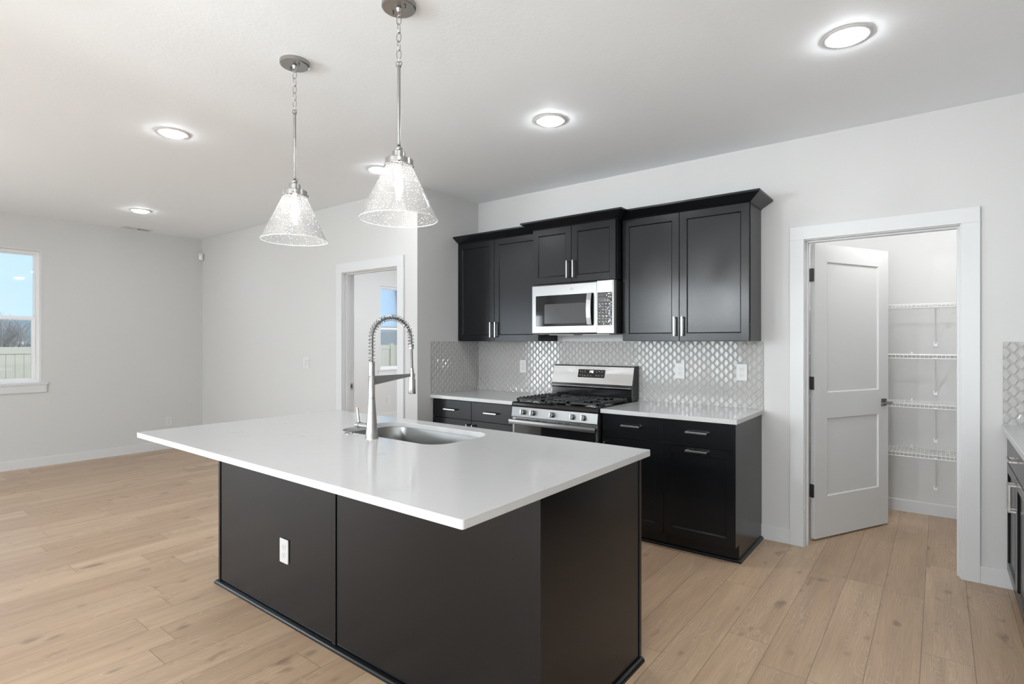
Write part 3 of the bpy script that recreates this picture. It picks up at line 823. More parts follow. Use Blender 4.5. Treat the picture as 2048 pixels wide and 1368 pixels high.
for i in range(N + 1):
    a = pi - pi * 0.965 * i / N
    path.append(Vector((0, RR / 2 - 0.004 + (RR / 2 - 0.004) * cos(a), zl + 0.106 * sin(a))))
endp = Vector((0, RR - 0.006, 0.440)); path.append(endp)
m = MB(); m.tube(path, 0.0076, 12); m.build('spout_hose', M_HOSE, fa, smooth=True, local=True)
# helical spring around the hose
cum = [0.0]
for a, c in zip(path, path[1:]): cum.append(cum[-1] + (c - a).length)
tot = cum[-1]; pitch = 0.0165; turns = tot / pitch; ns = int(turns * 14)
hp = []
k = 0
for i in range(ns + 1):
    sdist = tot * i / ns
    while k < len(path) - 2 and cum[k + 1] < sdist: k += 1
    f = (sdist - cum[k]) / (cum[k + 1] - cum[k]); p = path[k].lerp(path[k + 1], f)
    t = (path[k + 1] - path[k]).normalized()
    ex = Vector((1, 0, 0)); ey = t.cross(ex).normalized()
    ang = 2 * pi * turns * i / ns
    hp.append(p + ex * 0.0150 * cos(ang) + ey * 0.0150 * sin(ang))
m = MB(); m.tube(hp, 0.0017, 6); m.build('coil_spring', M_NICKEL, fa, smooth=True, local=True)
m = MB(); m.tube([(0, RR - 0.006, 0.452), (0, RR - 0.004, 0.428)], 0.0125, 20); m.build('clamp', M_NICKEL, fa, smooth=True, local=True)
m = MB(); m.tube([(0, RR - 0.004, 0.430), (0, RR, 0.322)], 0.0068, 14); m.build('spray_hose', M_HOSE, fa, smooth=True, local=True)
m = MB(); m.hexa([(-0.008, 0.012, 0.258), (0.008, 0.012, 0.258), (0.008, 0.012, 0.3005), (-0.008, 0.012, 0.3005)], [(-0.006, RR - 0.012, 0.287), (0.006, RR - 0.012, 0.287), (0.006, RR - 0.012, 0.3005), (-0.006, RR - 0.012, 0.3005)])
m.lathe([(0.0125, 0.286), (0.0160, 0.286), (0.0160, 0.301), (0.0125, 0.301), (0.0125, 0.286)], (0, RR), 28)
m.build('docking_arm', M_NICKEL, fa, smooth=True, local=True)
m = MB(); m.lathe([(0, 0.196), (0.0185, 0.196), (0.0195, 0.200), (0.0180, 0.235), (0.0145, 0.285), (0.0120, 0.302), (0.0100, 0.306), (0.0090, 0.328), (0, 0.330)], (0, RR), 28)
hd = m.build('spray_head', M_NICKEL, fa, smooth=True, local=True)
MB().box(-0.005, 0.005, RR + 0.010, RR + 0.021, 0.225, 0.270).build('spray_button', M_BPLAS, hd, local=True, bevel=0.003)
m = MB(); m.cyl((0, 0, 0.056), 0.0145, -0.088, -0.020, 'x', 24); m.cyl((0, 0, 0.056), 0.0160, -0.112, -0.0895, 'x', 24)
vb = m.build('valve_body', M_NICKEL, fa, smooth=True, local=True)
m = MB(); m.tube([(-0.100, 0, 0.066), (-0.112, 0, 0.140)], [0.0062, 0.0052], 16); m.build('lever', M_NICKEL, fa, smooth=True, local=True)
bt = MB().lathe([(0, 0.0042), (0.0115, 0.0042), (0.0122, 0.0030), (0.0135, 0.0030), (0.0145, 0.0055), (0.0185, 0.0052), (0.0215, 0.0022), (0.0215, 0.0002), (0, 0.0002)], (-2.368, 1.705), 32, 0.914).build('sink_hole_cover', M_NICKEL, smooth=True)
tag(bt, 'small round brushed metal button cover on the island beside the faucet', 'button cover')

# ------------------------------------------------------------------ range
RX0, RX1 = -2.683, -1.911
RC = (RX0 + RX1) / 2
rg = tag(empty('gas_range', (RC, 3.8, 0)), 'stainless steel gas range with black grates between the two counters', 'range')
b = MB(); b.box(RX0 + 0.003, RX1 - 0.003, 3.490, YR - 0.03, 0.02, 0.885)
b.build('body', M_BPLAS, rg)
m = MB(); m.prism([(3.462, 0.868), (3.458, 0.880), (3.464, 0.897), (3.480, 0.9055), (3.520, 0.9055), (3.525, 0.897), (4.03, 0.897), (4.03, 0.868)], 'x', RX0, RX1)
m.build('cooktop', M_ENAMEL, rg, bevel=0.002)
m = MB(); m.prism([(3.455, 0.788), (3.455, 0.795), (3.466, 0.867), (3.50, 0.867), (3.50, 0.788)], 'x', RX0 + 0.002, RX1 - 0.002)
m.build('control_panel', M_SSP, rg, bevel=0.0015)
for dx in (-0.270, -0.177, 0.0, 0.177, 0.270):
    T = Matrix.Translation((RC + dx, 3.4615, 0.829)) @ Matrix.Rotation(R(-8), 4, 'X')
    kk = MB(T)
    kk.cyl((0, 0, 0), 0.0225, -0.006, 0.001, 'y', 28)
    kk.cyl((0, 0, 0), 0.0195, -0.032, -0.006, 'y', 28)
    kb = kk.build('knob', M_KNOB, rg, smooth=True)
    g = MB(T); g.box(-0.0065, 0.0065, -0.043, -0.030, -0.0195, 0.0195); g.build('knob_grip', M_SS, kb, bevel=0.002)
# oven door : top strip with slots, glass, handle
od = MB().prism([(3.468, 0.20), (3.468, 0.786), (3.489, 0.786), (3.489, 0.20)], 'x', RX0 + 0.004, RX1 - 0.004).build('oven_door', M_SS, rg, bevel=0.002)
MB().box(RX0 + 0.022, RX1 - 0.022, 3.4655, 3.4685, 0.235, 0.728).build('door_glass', M_BGLASS, od, bevel=0.001)
for dx, w in ((-0.235, 0.028), (-0.135, 0.042), (-0.075, 0.042), (0.065, 0.042), (0.125, 0.042), (0.225, 0.028)):
    sl = MB(); sl.box(RC + dx - w / 2, RC + dx + w / 2, 3.4675, 3.4683, 0.7735, 0.7775)
    if w > 0.03: sl.box(RC + dx - w / 2, RC + dx + w / 2, 3.4675, 3.4683, 0.7655, 0.7685)
    sl.build('vent_slot', M_SLOT, od)
hb = MB(); hb.prism([(3.416, 0.737), (3.415, 0.754), (3.416, 0.771), (3.430, 0.773), (3.437, 0.766), (3.437, 0.742), (3.430, 0.735)], 'x', RX0 + 0.002, RX1 + 0.001)
hb.box(RX0 + 0.010, RX0 + 0.030, 3.435, 3.469, 0.740, 0.764).box(RX1 - 0.030, RX1 - 0.010, 3.435, 3.469, 0.740, 0.764)
hb.build('oven_handle', M_SS, od, bevel=0.002)
MB().box(RX0 + 0.004, RX1 - 0.004, 3.470, 3.489, 0.035, 0.190).build('storage_drawer', M_SS, rg, bevel=0.002)
# backguard
m = MB(); m.prism([(4.028, 0.897), (4.028, 0.990), (4.022, 0.998), (YR - 0.014, 0.998), (YR - 0.014, 0.897)], 'x', RX0 + 0.008, RX1 - 0.006)
m.build('backguard_base', M_ENAMEL, rg, bevel=0.0015)
m = MB(); m.prism([(4.012, 0.999), (4.010, 1.008), (4.028, 1.030), (4.066, 1.172), (4.074, 1.180), (4.092, 1.182), (4.092, 0.999)], 'x', RX0 + 0.004, RX1 - 0.008)
bg = m.build('backguard', M_SSB, rg, bevel=0.0015)
m = MB(); m.prism([(4.018, 0.915), (4.018, 1.010), (4.078, 1.184), (YR - 0.013, 1.184), (YR - 0.013, 0.915)], 'x', RX1 - 0.0075, RX1 + 0.002)
m.build('backguard_end', M_BPLAS, rg, bevel=0.001)
# display, tilted with the backguard face
T = Matrix.Translation((RC, 4.0500, 1.1125)) @ Matrix.Rotation(R(-15), 4, 'X')
MB(T).prism(round_rect(0.262, 0.078, 0.003), 'y', -0.0015, 0.002).build('display_bezel', M_PULL, bg)
dp = MB(T).prism(round_rect(0.254, 0.070, 0.003), 'y', -0.0025, 0.001).build('display', M_BGLASS, bg)
def seg7(mb, ch, x, z, w, h, y0, y1, t=0.0022):
    on = {'0': 'abcdef', '1': 'bc', '2': 'abged', '3': 'abgcd', '4': 'fgbc', '5': 'afgcd', '6': 'afgedc', '7': 'abc', '8': 'abcdefg', '9': 'abcdfg'}[ch]
    S = {'a': (0, w, h - t, h), 'd': (0, w, 0, t), 'g': (0, w, h / 2 - t / 2, h / 2 + t / 2), 'f': (0, t, h / 2, h), 'b': (w - t, w, h / 2, h), 'e': (0, t, 0, h / 2), 'c': (w - t, w, 0, h / 2)}
    for c in on:
        a, b_, c0, c1 = S[c]; mb.box(x + a, x + b_, y0, y1, z + c0, z + c1)
dg = MB(T); seg7(dg, '1', -0.022, 0.006, 0.009, 0.019, -0.0031, -0.0026); seg7(dg, '4', -0.006, 0.006, 0.009, 0.019, -0.0031, -0.0026); seg7(dg, '8', 0.007, 0.006, 0.009, 0.019, -0.0031, -0.0026)
dg.build('clock_digits', M_DIGIT, bg)
rnd = random.Random(5)
for row in (0.016, -0.018):
    for xx in (-0.108, -0.084, -0.060, 0.048, 0.074, 0.100) + ((-0.030, 0.0) if row < 0 else ()):
        gl = MB(T)
        for q in range(4):
            ax = xx + rnd.uniform(-0.006, 0.006); az = row + rnd.uniform(-0.006, 0.006)
            wv, hv = (rnd.uniform(0.003, 0.008), 0.0014) if rnd.random() < .6 else (0.0014, rnd.uniform(0.003, 0.007))
            gl.box(ax - wv / 2, ax + wv / 2, -0.0029, -0.0026, az - hv / 2, az + hv / 2)
        gl.build('button_mark', M_GLYPH, bg, merge=False)

# grates : three cast-iron sections
GZ0, GZ1 = 0.900, 0.932
def grate(xa, xb, center=False):
    g = MB(); ya, yb = 3.500, 3.985; t = 0.014; zt0 = GZ1 - 0.014
    for x in (xa, xb - t): g.box(x, x + t, ya, yb, zt0, GZ1)
    for y in (ya, yb - t, (ya + yb) / 2 - t / 2): g.box(xa, xb, y, y + t, zt0, GZ1)
    for x in (xa, xb - 0.018):
        for y in (ya, yb - 0.018): g.box(x, x + 0.018, y, y + 0.018, 0.8975, GZ1)
    if not center:
        n = 9
        for i in range(n):
            y = ya + 0.03 + i * (yb - ya - 0.07) / (n - 1)
            for s in (0, 1):
                x0_ = xa if s == 0 else xb; d_ = 1 if s == 0 else -1
                L = 0.055 + 0.028 * (i % 2)
                g.box(min(x0_, x0_ + d_ * L), max(x0_, x0_ + d_ * L), y, y + 0.008, zt0 + 0.002, GZ1 + 0.001)
                # raised saw-tooth lugs along the outer rail
                g.box(x0_ - (t if s else 0), x0_ + (0 if s else t), y, y + 0.016, GZ1, GZ1 + 0.006)
        for yc in ((ya * 3 + yb) / 4, (ya + yb * 3) / 4):
            xm = (xa + xb) / 2
            g.box(xm - 0.004, xm + 0.004, yc - 0.10, yc - 0.03, zt0 + 0.002, GZ1 + 0.001).box(xm - 0.004, xm + 0.004, yc + 0.03, yc + 0.10, zt0 + 0.002, GZ1 + 0.001)
    else:
        for i in range(5):
            x = xa + 0.03 + i * (xb - xa - 0.068) / 4
            g.box(x, x + 0.008, ya, ya + 0.08, zt0, GZ1).box(x, x + 0.008, yb - 0.08, yb, zt0, GZ1)
    return g.build('grate', M_IRON, rg, bevel=0.0012, merge=False)
gx = [RX0 + 0.020, RX0 + 0.020 + 0.254, RX1 - 0.020 - 0.254, RX1 - 0.020]
grate(gx[0], gx[1] - 0.003); grate(gx[1], gx[2], True); grate(gx[2] + 0.003, gx[3])
gr = MB().box(gx[1] + 0.014, gx[2] - 0.014, 3.585, 3.905, 0.9205, 0.9305).build('griddle', M_WINGRY, rg, bevel=0.003)
for (bx, by, br) in ((-0.252, 3.625, 0.046), (-0.252, 3.865, 0.038), (0.252, 3.625, 0.050), (0.252, 3.865, 0.040), (0.0, 3.745, 0.040)):
    m = MB(); m.lathe([(0, 0.8965), (br + 0.012, 0.8965), (br + 0.010, 0.900), (br, 0.903), (br, 0.909), (0, 0.909)], (RC + bx, by), 28)
    bb = m.build('burner', M_PULL, rg, smooth=True)
    MB().lathe([(0, 0.9092), (br * 0.86, 0.9092), (br * 0.88, 0.913), (br * 0.78, 0.9165), (0, 0.9175)], (RC + bx, by), 28).build('burner_cap', M_IRON, bb, smooth=True)

# ------------------------------------------------------------------ microwave
MX0, MX1 = -2.680, -1.921
MZ0, MZ1 = 1.442, 1.8475
mw = tag(empty('microwave', ((MX0 + MX1) / 2, 3.94, MZ0)), 'stainless steel over-the-range microwave hung under the short cabinet', 'microwave')
MB().box(MX0 + 0.004, MX1 - 0.002, 3.775, YR - 0.012, MZ0, MZ1).build('case', M_BPLAS, mw, bevel=0.002)
yf = 3.735
dr = MB(); dr.prism([(yf + 0.006, MZ0 + 0.001), (yf, MZ0 + 0.008), (yf, MZ1 - 0.012), (yf + 0.008, MZ1 - 0.002), (3.774, MZ1 - 0.002), (3.774, MZ0 + 0.001)], 'x', MX0, -2.0725)
dr = dr.build('door', M_SS, mw, bevel=0.002)
MB().prism([(x - 2.3705, z + 1.6295) for x, z in round_rect(0.543, 0.251, 0.006)], 'y', yf - 0.0015, yf + 0.002).build('door_glass', M_BGLASS, dr)
MB().prism([(x - 2.361, z + 1.605) for x, z in round_rect(0.388, 0.158, 0.008)], 'y', yf - 0.0022, yf).build('viewing_window', M_WINGRY, dr)
hn = MB()
hp = [(-2.120, yf - 0.004, 1.758), (-2.122, yf - 0.032, 1.752), (-2.1235, yf - 0.040, 1.70), (-2.1245, yf - 0.043, 1.632), (-2.1235, yf - 0.040, 1.565), (-2.122, yf - 0.032, 1.512), (-2.120, yf - 0.004, 1.506)]
for a, c in zip(hp, hp[1:]):
    w = 0.0185
    hn.hexa([(a[0] - w, a[1], a[2]), (a[0] + w, a[1], a[2]), (a[0] + w, a[1] + 0.008, a[2]), (a[0] - w, a[1] + 0.008, a[2])], [(c[0] - w, c[1], c[2]), (c[0] + w, c[1], c[2]), (c[0] + w, c[1] + 0.008, c[2]), (c[0] - w, c[1] + 0.008, c[2])])
hn.build('door_handle', M_SS, dr, merge=True)
cp = MB(); cp.prism([(-2.071, yf), (-1.942, yf), (-1.930, yf + 0.006), (-1.922, yf + 0.022), (MX1, 3.774), (-2.071, 3.774)], 'z', MZ0 + 0.001, MZ1 - 0.002)
cp = cp.build('control_section', M_SS, mw, bevel=0.0015)
kp = MB().prism([(x - 2.003, z + 1.6295) for x, z in round_rect(0.123, 0.251, 0.005)], 'y', yf - 0.0015, yf + 0.002).build('keypad', M_BGLASS, mw)
km = MB()
for rr in range(10):
    zz = 1.735 - rr * 0.0225
    if rr in (0, 1): continue
    for cc in range(4):
        if rr == 2 or rr == 5:
            continue
        xx = -2.048 + cc * 0.028
        km.box(xx - 0.007, xx + 0.007, yf - 0.0019, yf - 0.0014, zz - 0.0016, zz + 0.0016)
        if rr % 2: km.box(xx - 0.004, xx + 0.004, yf - 0.0019, yf - 0.0014, zz - 0.0056, zz - 0.0040)
km.box(-2.050, -1.975, yf - 0.0019, yf - 0.0014, 1.6895, 1.6905).box(-2.050, -1.975, yf - 0.0019, yf - 0.0014, 1.6235, 1.6245)
km.build('key_lettering', M_GLYPH, kp, merge=False)
# wrinkled protective film still on the keypad
fm = MB(); rnd = random.Random(11); nx, nz = 16, 30
grid = [[fm.v((-2.060 + 0.1165 * i / nx, yf - 0.0030 - 0.0034 * rnd.random() * (0.35 + 0.65 * (i / nx)), 1.509 + 0.241 * j / nz)) for j in range(nz + 1)] for i in range(nx + 1)]
for i in range(nx):
    for j in range(nz):
        fm.bm.faces.new([grid[i][j], grid[i + 1][j], grid[i + 1][j + 1], grid[i][j + 1]])
fm.build('protective_film', M_FILM, kp, smooth=True)
# round embossed emblem above the window
em = MB(Matrix.Translation((-2.293, yf - 0.0005, 1.797)) @ Matrix.Rotation(R(90), 4, 'X'))
em.lathe([(0.0135, 0.0), (0.0135, 0.0014), (0.0122, 0.0014), (0.0122, 0.0)], seg=32)
def curl(cx, cy, r0, a0, a1, n=14):
    return [(cx + r0 * cos(R(a0 + (a1 - a0) * i / n)), cy + r0 * sin(R(a0 + (a1 - a0) * i / n)), 0.0008) for i in range(n + 1)]
em.tube(curl(-0.0042, 0.0005, 0.0040, 60, 380), 0.0006, 5)
em.tube(curl(0.0042, 0.0025, 0.0030, 40, 260), 0.0006, 5)
em.tube(curl(0.0042, -0.0030, 0.0032, 100, -80 + 0), 0.0006, 5)
em.build('emblem', M_PULL, dr, smooth=True)
mbt = MB().box(MX0 + 0.02, MX1 - 0.02, 3.80, YR - 0.04, MZ0 - 0.004, MZ0 - 0.0002).build('underside_panel', M_WINGRY, mw)
for xa, xb in ((MX0 + 0.10, MX0 + 0.34), (MX1 - 0.34, MX1 - 0.10)):
    MB().box(xa, xb, 3.84, 4.02, MZ0 - 0.007, MZ0 - 0.0045).build('grease_filter', M_SS, mbt)

# ------------------------------------------------------------------ cabinet run along the right wall
RXF = 0.300
rc = tag(empty('base_cabinet', (0.6, 3.66, 0)), 'black base cabinet against the right wall, right of the pantry doorway', 'cabinet', 'black base cabinets along the right wall')
def run_unit(root, ya, yb):
    MB(FACE_NEG_X).box(ya, yb, RXF + 0.021, XR - 0.001, 0.102, 0.884).box(ya, yb, RXF + 0.075, XR - 0.001, 0, 0.102).build('body', M_CAB, root)
    MB(FACE_NEG_X).box(ya + 0.002, yb - 0.002, RXF, RXF + 0.019, 0.715, 0.880).build('drawer', M_CAB, root, bevel=0.0015)
    ym = (ya + yb) / 2
    for a, c in ((ya + 0.002, ym - 0.0015), (ym + 0.0015, yb - 0.002)):
        shaker(a, c, 0.112, 0.710, RXF, FACE_NEG_X).build('door', M_CAB, root, bevel=0.0012)
    pull(root, 'handle', FACE_NEG_X @ HT(ym, RXF, 0.795))
    for yy in (ym - 0.030, ym + 0.030):
        pull(root, 'handle', FACE_NEG_X @ VT(yy, RXF, 0.610))
run_unit(rc, 3.200, 4.128)
for (ya, yb, lb) in ((2.27, 3.195, 'second black base cabinet from the pantry along the right wall'),):
    r2 = tag(empty('base_cabinet', (0.6, (ya + yb) / 2, 0)), lb, 'cabinet', 'black base cabinets along the right wall')
    run_unit(r2, ya, yb)
tag(MB().box(0.276, XR - 0.001, 2.25, YR - 0.001, 0.8845, 0.9145).build('countertop', M_QUARTZ, bevel=0.003), 'white quartz countertop on the right wall cabinets, beside the pantry doorway', 'countertop')

# ------------------------------------------------------------------ pantry wire shelves
def wire_shelf():
    root = empty('wire_shelf', (0, 5.515, 0))
    xa, xb, dpt = -1.285, 0.905, 0.305
    m = MB(); r = 0.0026
    yb_ = -0.008; yf_ = -dpt
    n = int((xb - xa) / 0.0254)
    for i in range(n + 1):
        x = xa + (xb - xa) * i / n
        m.tube([(x, yb_, 0), (x, yf_, 0), (x, yf_ - 0.002, -0.028)], 0.0014, 4)
    for y, z in ((yb_, -0.003), (-dpt * 0.5, -0.003), (yf_ + 0.003, -0.003), (yf_ - 0.002, -0.029), (-dpt * 0.25, -0.003), (-dpt * 0.75, -0.003)):
        m.tube([(xa, y, z), (xb, y, z)], r, 5)
    m.build('wire_deck', M_WIRE, root, local=True, merge=False)
    for x in (-0.022, -0.80, 0.66):
        b = MB(); b.tube([(x, yf_ + 0.004, -0.026), (x, -0.012, -0.300)], 0.0065, 6)
        b.box(x - 0.012, x + 0.012, -0.010, -0.0005, -0.325, -0.292)
        b.build('support_bracket', M_WIRE, root, local=True)
    for i in range(7):
        x = xa + 0.12 + i * 0.33
        MB().box(x - 0.006, x + 0.006, -0.012, -0.0005, -0.006, 0.016).build('wall_clip', M_WIRE, root, local=True)
    return root
ws0 = None
for z, lb in ((1.668, 'highest of the four white wire shelves inside the pantry'), (1.281, 'second-highest white wire shelf inside the pantry'), (0.905, 'white wire shelf inside the pantry at door lever height'), (0.528, 'lowest of the four white wire shelves inside the pantry')):
    w = wire_shelf() if ws0 is None else copy_tree(ws0)
    if ws0 is None: ws0 = w
    w.location = (0, 5.515, z)
    tag(w, lb, 'shelf', 'white wire shelves in the pantry')

# ------------------------------------------------------------------ pendants
def pendant():
    root = empty('pendant_light', (0, 0, ZC))
    m = MB(); m.lathe([(0, -0.022), (0.064, -0.022), (0.069, -0.018), (0.069, -0.0005), (0, -0.0005)], seg=40)
    can = m.build('canopy', M_NICKEL, root, smooth=True, local=True)
    for s in (-1, 1):
        MB().lathe([(0, -0.030), (0.004, -0.029), (0.0045, -0.022), (0, -0.0215)], (s * 0.036, 0), 12).build('canopy_screw', M_PEWTER, can, smooth=True, local=True)
    MB().lathe([(0, -0.036), (0.008, -0.036), (0.010, -0.030), (0.013, -0.022), (0, -0.0218)], seg=20).build('canopy_nipple', M_NICKEL, can, smooth=True, local=True)
    # chain: top ring, oval links, bottom ring
    ch = MB(); z = -0.034; L = 0.040; wd = 0.0105; k = 0
    ch.tube([(0.009 * cos(2 * pi * i / 16), 0, z - 0.009 + 0.009 * sin(2 * pi * i / 16)) for i in range(16)], 0.0016, 6, closed=True)
    z -= 0.013
    while z - L > -0.238:
        pts = []
        for i in range(20):
            a = 2 * pi * i / 20; ww, hh = wd * cos(a) * 0.95, (L / 2) * sin(a)
            ang = R(20) + (pi / 2 if k % 2 else 0)
            pts.append((ww * cos(ang), ww * sin(ang), z - L / 2 + hh))
        ch.tube(pts, 0.0017, 6, closed=True)
        z -= L - 0.005; k += 1
    for s in (-1, 1):
        ch.tube([(s * 0.005 + 0.0095 * cos(2 * pi * i / 16) * 0.9, 0.003 * s, -0.245 + 0.0095 * sin(2 * pi * i / 16)) for i in range(16)], 0.0018, 6, closed=True)
    ch.build('chain', M_NICKEL, root, smooth=True, local=True, merge=False)
    m = MB(); m.lathe([(0, -0.251), (0.0085, -0.252), (0.0085, -0.258), (0.0065, -0.259), (0.0065, -0.568), (0.0082, -0.570), (0.0082, -0.576), (0, -0.577)], seg=20)
    m.build('rod', M_NICKEL, root, smooth=True, local=True)
    m = MB(); m.lathe([(0, -0.5765)] + [(0.0125 * sin(R(a)), -0.589 + 0.0125 * cos(R(a))) for a in range(15, 180, 15)] + [(0, -0.6015)], seg=24)
    sv = m.build('swivel', M_NICKEL, root, smooth=True, local=True)
    ts = MB(); ts.cyl((0, 0, -0.589), 0.0028, 0.010, 0.022, 'x', 10)
    ts.box(0.021, 0.030, -0.0015, 0.0015, -0.596, -0.582)
    ts.T = Matrix(); ts.build('thumb_screw', M_NICKEL, sv, local=True, bevel=0.001)
    m = MB(); m.lathe([(0, -0.600), (0.022, -0.600), (0.0265, -0.604), (0.0265, -0.636), (0, -0.636)], seg=32)
    m.build('socket_cup', M_NICKEL, root, smooth=True, local=True)
    m = MB(); m.lathe([(0, -0.6345), (0.054, -0.6345), (0.0575, -0.637), (0.0575, -0.660), (0.0545, -0.660), (0.0545, -0.640), (0, -0.640)], seg=40)
    fr = m.build('fitter_ring', M_NICKEL, root, smooth=True, local=True)
    for i in range(3):
        a = R(200 + 120 * i)
        s_ = MB(Matrix.Rotation(a, 4, 'Z')); s_.cyl((0, 0, -0.650), 0.0035, 0.057, 0.066, 'x', 10); s_.cyl((0, 0, -0.650), 0.0055, 0.064, 0.068, 'x', 12)
        s_.build('fitter_screw', M_NICKEL, fr, smooth=True, local=True)
    m = MB(); prof = [(0.046, -0.648), (0.0525, -0.652), (0.0545, -0.664)]
    prof += [(0.0545 + (0.157 - 0.0545) * t, -0.664 - 0.214 * t) for t in (0.25, 0.5, 0.75, 0.995)]
    m.lathe(prof, seg=64)
    sh = m.build('glass_shade', M_SHADE, root, smooth=True, local=True)
    rim = MB(); rim.tube([(0.157 * cos(2 * pi * i / 64), 0.157 * sin(2 * pi * i / 64), -0.8775) for i in range(64)], 0.0016, 8, closed=True)
    rim.build('shade_rim', M_RIM, sh, smooth=True, local=True)
    m = MB(); m.lathe([(0, -0.640), (0.0185, -0.640), (0.0185, -0.672), (0.0165, -0.676), (0, -0.676)], seg=28)
    m.build('lamp_socket', M_PULL, root, smooth=True, local=True)
    m = MB(); m.lathe([(0, -0.677), (0.0095, -0.677), (0.0100, -0.700), (0.0150, -0.722), (0.0175, -0.742), (0.0160, -0.762), (0.0100, -0.782), (0.0040, -0.796), (0, -0.800)], seg=24)
    m.build('candle_bulb', M_BULB, root, smooth=True, local=True)
    return root
p1 = pendant(); p1.location = (-2.503, 1.489, ZC)
tag(p1, 'glass cone pendant farther from the camera, hanging over the far half of the island', 'pendant light', 'seeded glass cone pendants over the island')
p2 = copy_tree(p1); p2.location = (-1.738, 1.493, ZC)
tag(p2, 'glass cone pendant nearer the camera, hanging over the near half of the island', 'pendant light', 'seeded glass cone pendants over the island')

# ------------------------------------------------------------------ recessed ceiling lights
def downlight():
    root = empty('recessed_light', (0, 0, ZC))
    MB().lathe([(0.070, -0.0005), (0.0985, -0.0005), (0.0985, -0.003), (0.094, -0.0055), (0.074, -0.0075), (0.070, -0.006), (0.070, -0.0005)], seg=48).build('trim_ring', M_TRIM, root, smooth=True, local=True)
    MB().lathe([(0.0705, -0.0045), (0.0700, -0.009), (0.066, -0.014), (0.052, -0.019), (0.030, -0.0215), (0, -0.0225)], seg=40).build('diffuser', M_LENS, root, smooth=True, local=True)
    return root
LIGHTS = [(-0.328, 2.889, 'round recessed ceiling light above the pantry aisle, lit'),
          (-1.910, 2.858, 'round recessed ceiling light in front of the range cabinets, lit'),
          (-3.537, 2.833, 'round recessed ceiling light partly behind the nearer glass pendant, lit'),
          (-3.992, 1.506, 'round recessed ceiling light just past the far pendant, lit'),
          (-6.620, 2.188, 'round recessed ceiling light beside the ceiling vent, lit')]
l0 = None; bright = []
HID = [(-6.62, -3.0), (-6.62, -0.6), (-5.2, 0.6), (-3.99, -3.0), (-1.9, 0.25), (-0.33, 0.25), (-1.9, -3.2), (-0.33, -1.5), (-1.9, -1.5), (-6.6, 4.6), (-5.0, 4.6), (-6.6, 6.6), (-5.0, 6.6), (-0.85, 4.9), (0.25, 4.9)]  # unseen downlights added to raise the light level in the rooms
for q in LIGHTS + [(x, y, None) for x, y in HID]:
    o = downlight() if l0 is None else copy_tree(l0)
    if l0 is None: l0 = o
    o.location = (q[0], q[1], ZC)
    if q[0] > -2.5 or q[1] > 4.2: bright.append(o)
    lb = q[2] or 'unseen recessed ceiling light added to fill the rooms, lit'
    tag(o, lb, 'ceiling light', 'recessed ceiling lights' if q[2] else 'added fill downlights out of view')

for o in bright:      # kitchen, pantry and bedroom fixtures are the brightest
    for ch in [c for c in bpy.data.objects if c.parent == o and c.name.startswith('diffuser')]:
        ch.data = ch.data.copy(); ch.data.materials[0] = M_LENS2

# ------------------------------------------------------------------ ceiling vent
vt = tag(empty('ceiling_vent', (-7.722, 2.515, ZC)), 'white slotted air register on the ceiling near the window wall', 'vent')
v = MB(); vx0, vx1, vy0, vy1 = -7.790, -7.655, 2.36, 2.67
v.box(vx0, vx1, vy0, vy0 + 0.025, ZC - 0.006, ZC - 0.0005).box(vx0, vx1, vy1 - 0.025, vy1, ZC - 0.006, ZC - 0.0005).box(vx0, vx0 + 0.025, vy0 + 0.025, vy1 - 0.025, ZC - 0.006, ZC - 0.0005).box(vx1 - 0.025, vx1, vy0 + 0.025, vy1 - 0.025, ZC - 0.006, ZC - 0.0005)
v.box(vx0 + 0.025, vx1 - 0.025, 2.508, 2.522, ZC - 0.006, ZC - 0.0005)
v.build('frame', M_TRIM, vt)
MB().box(vx0 + 0.02, vx1 - 0.02, vy0 + 0.02, vy1 - 0.02, ZC - 0.0016, ZC - 0.0008).build('duct_opening', M_VENTD, vt)
lo = MB()
for i in range(13):
    y = vy0 + 0.030 + i * 0.0215
    if 2.50 < y < 2.53: continue
    tl = -0.004 if y < 2.515 else 0.009
    lo.hexa([(vx0 + 0.025, y, ZC - 0.0055), (vx1 - 0.025, y, ZC - 0.0055), (vx1 - 0.025, y + 0.010, ZC - 0.0055), (vx0 + 0.025, y + 0.010, ZC - 0.0055)],
            [(vx0 + 0.025, y + tl, ZC - 0.0018), (vx1 - 0.025, y + tl, ZC - 0.0018), (vx1 - 0.025, y + 0.010 + tl, ZC - 0.0018), (vx0 + 0.025, y + 0.010 + tl, ZC - 0.0018)])
lo.build('louvers', M_TRIM, vt, merge=False)

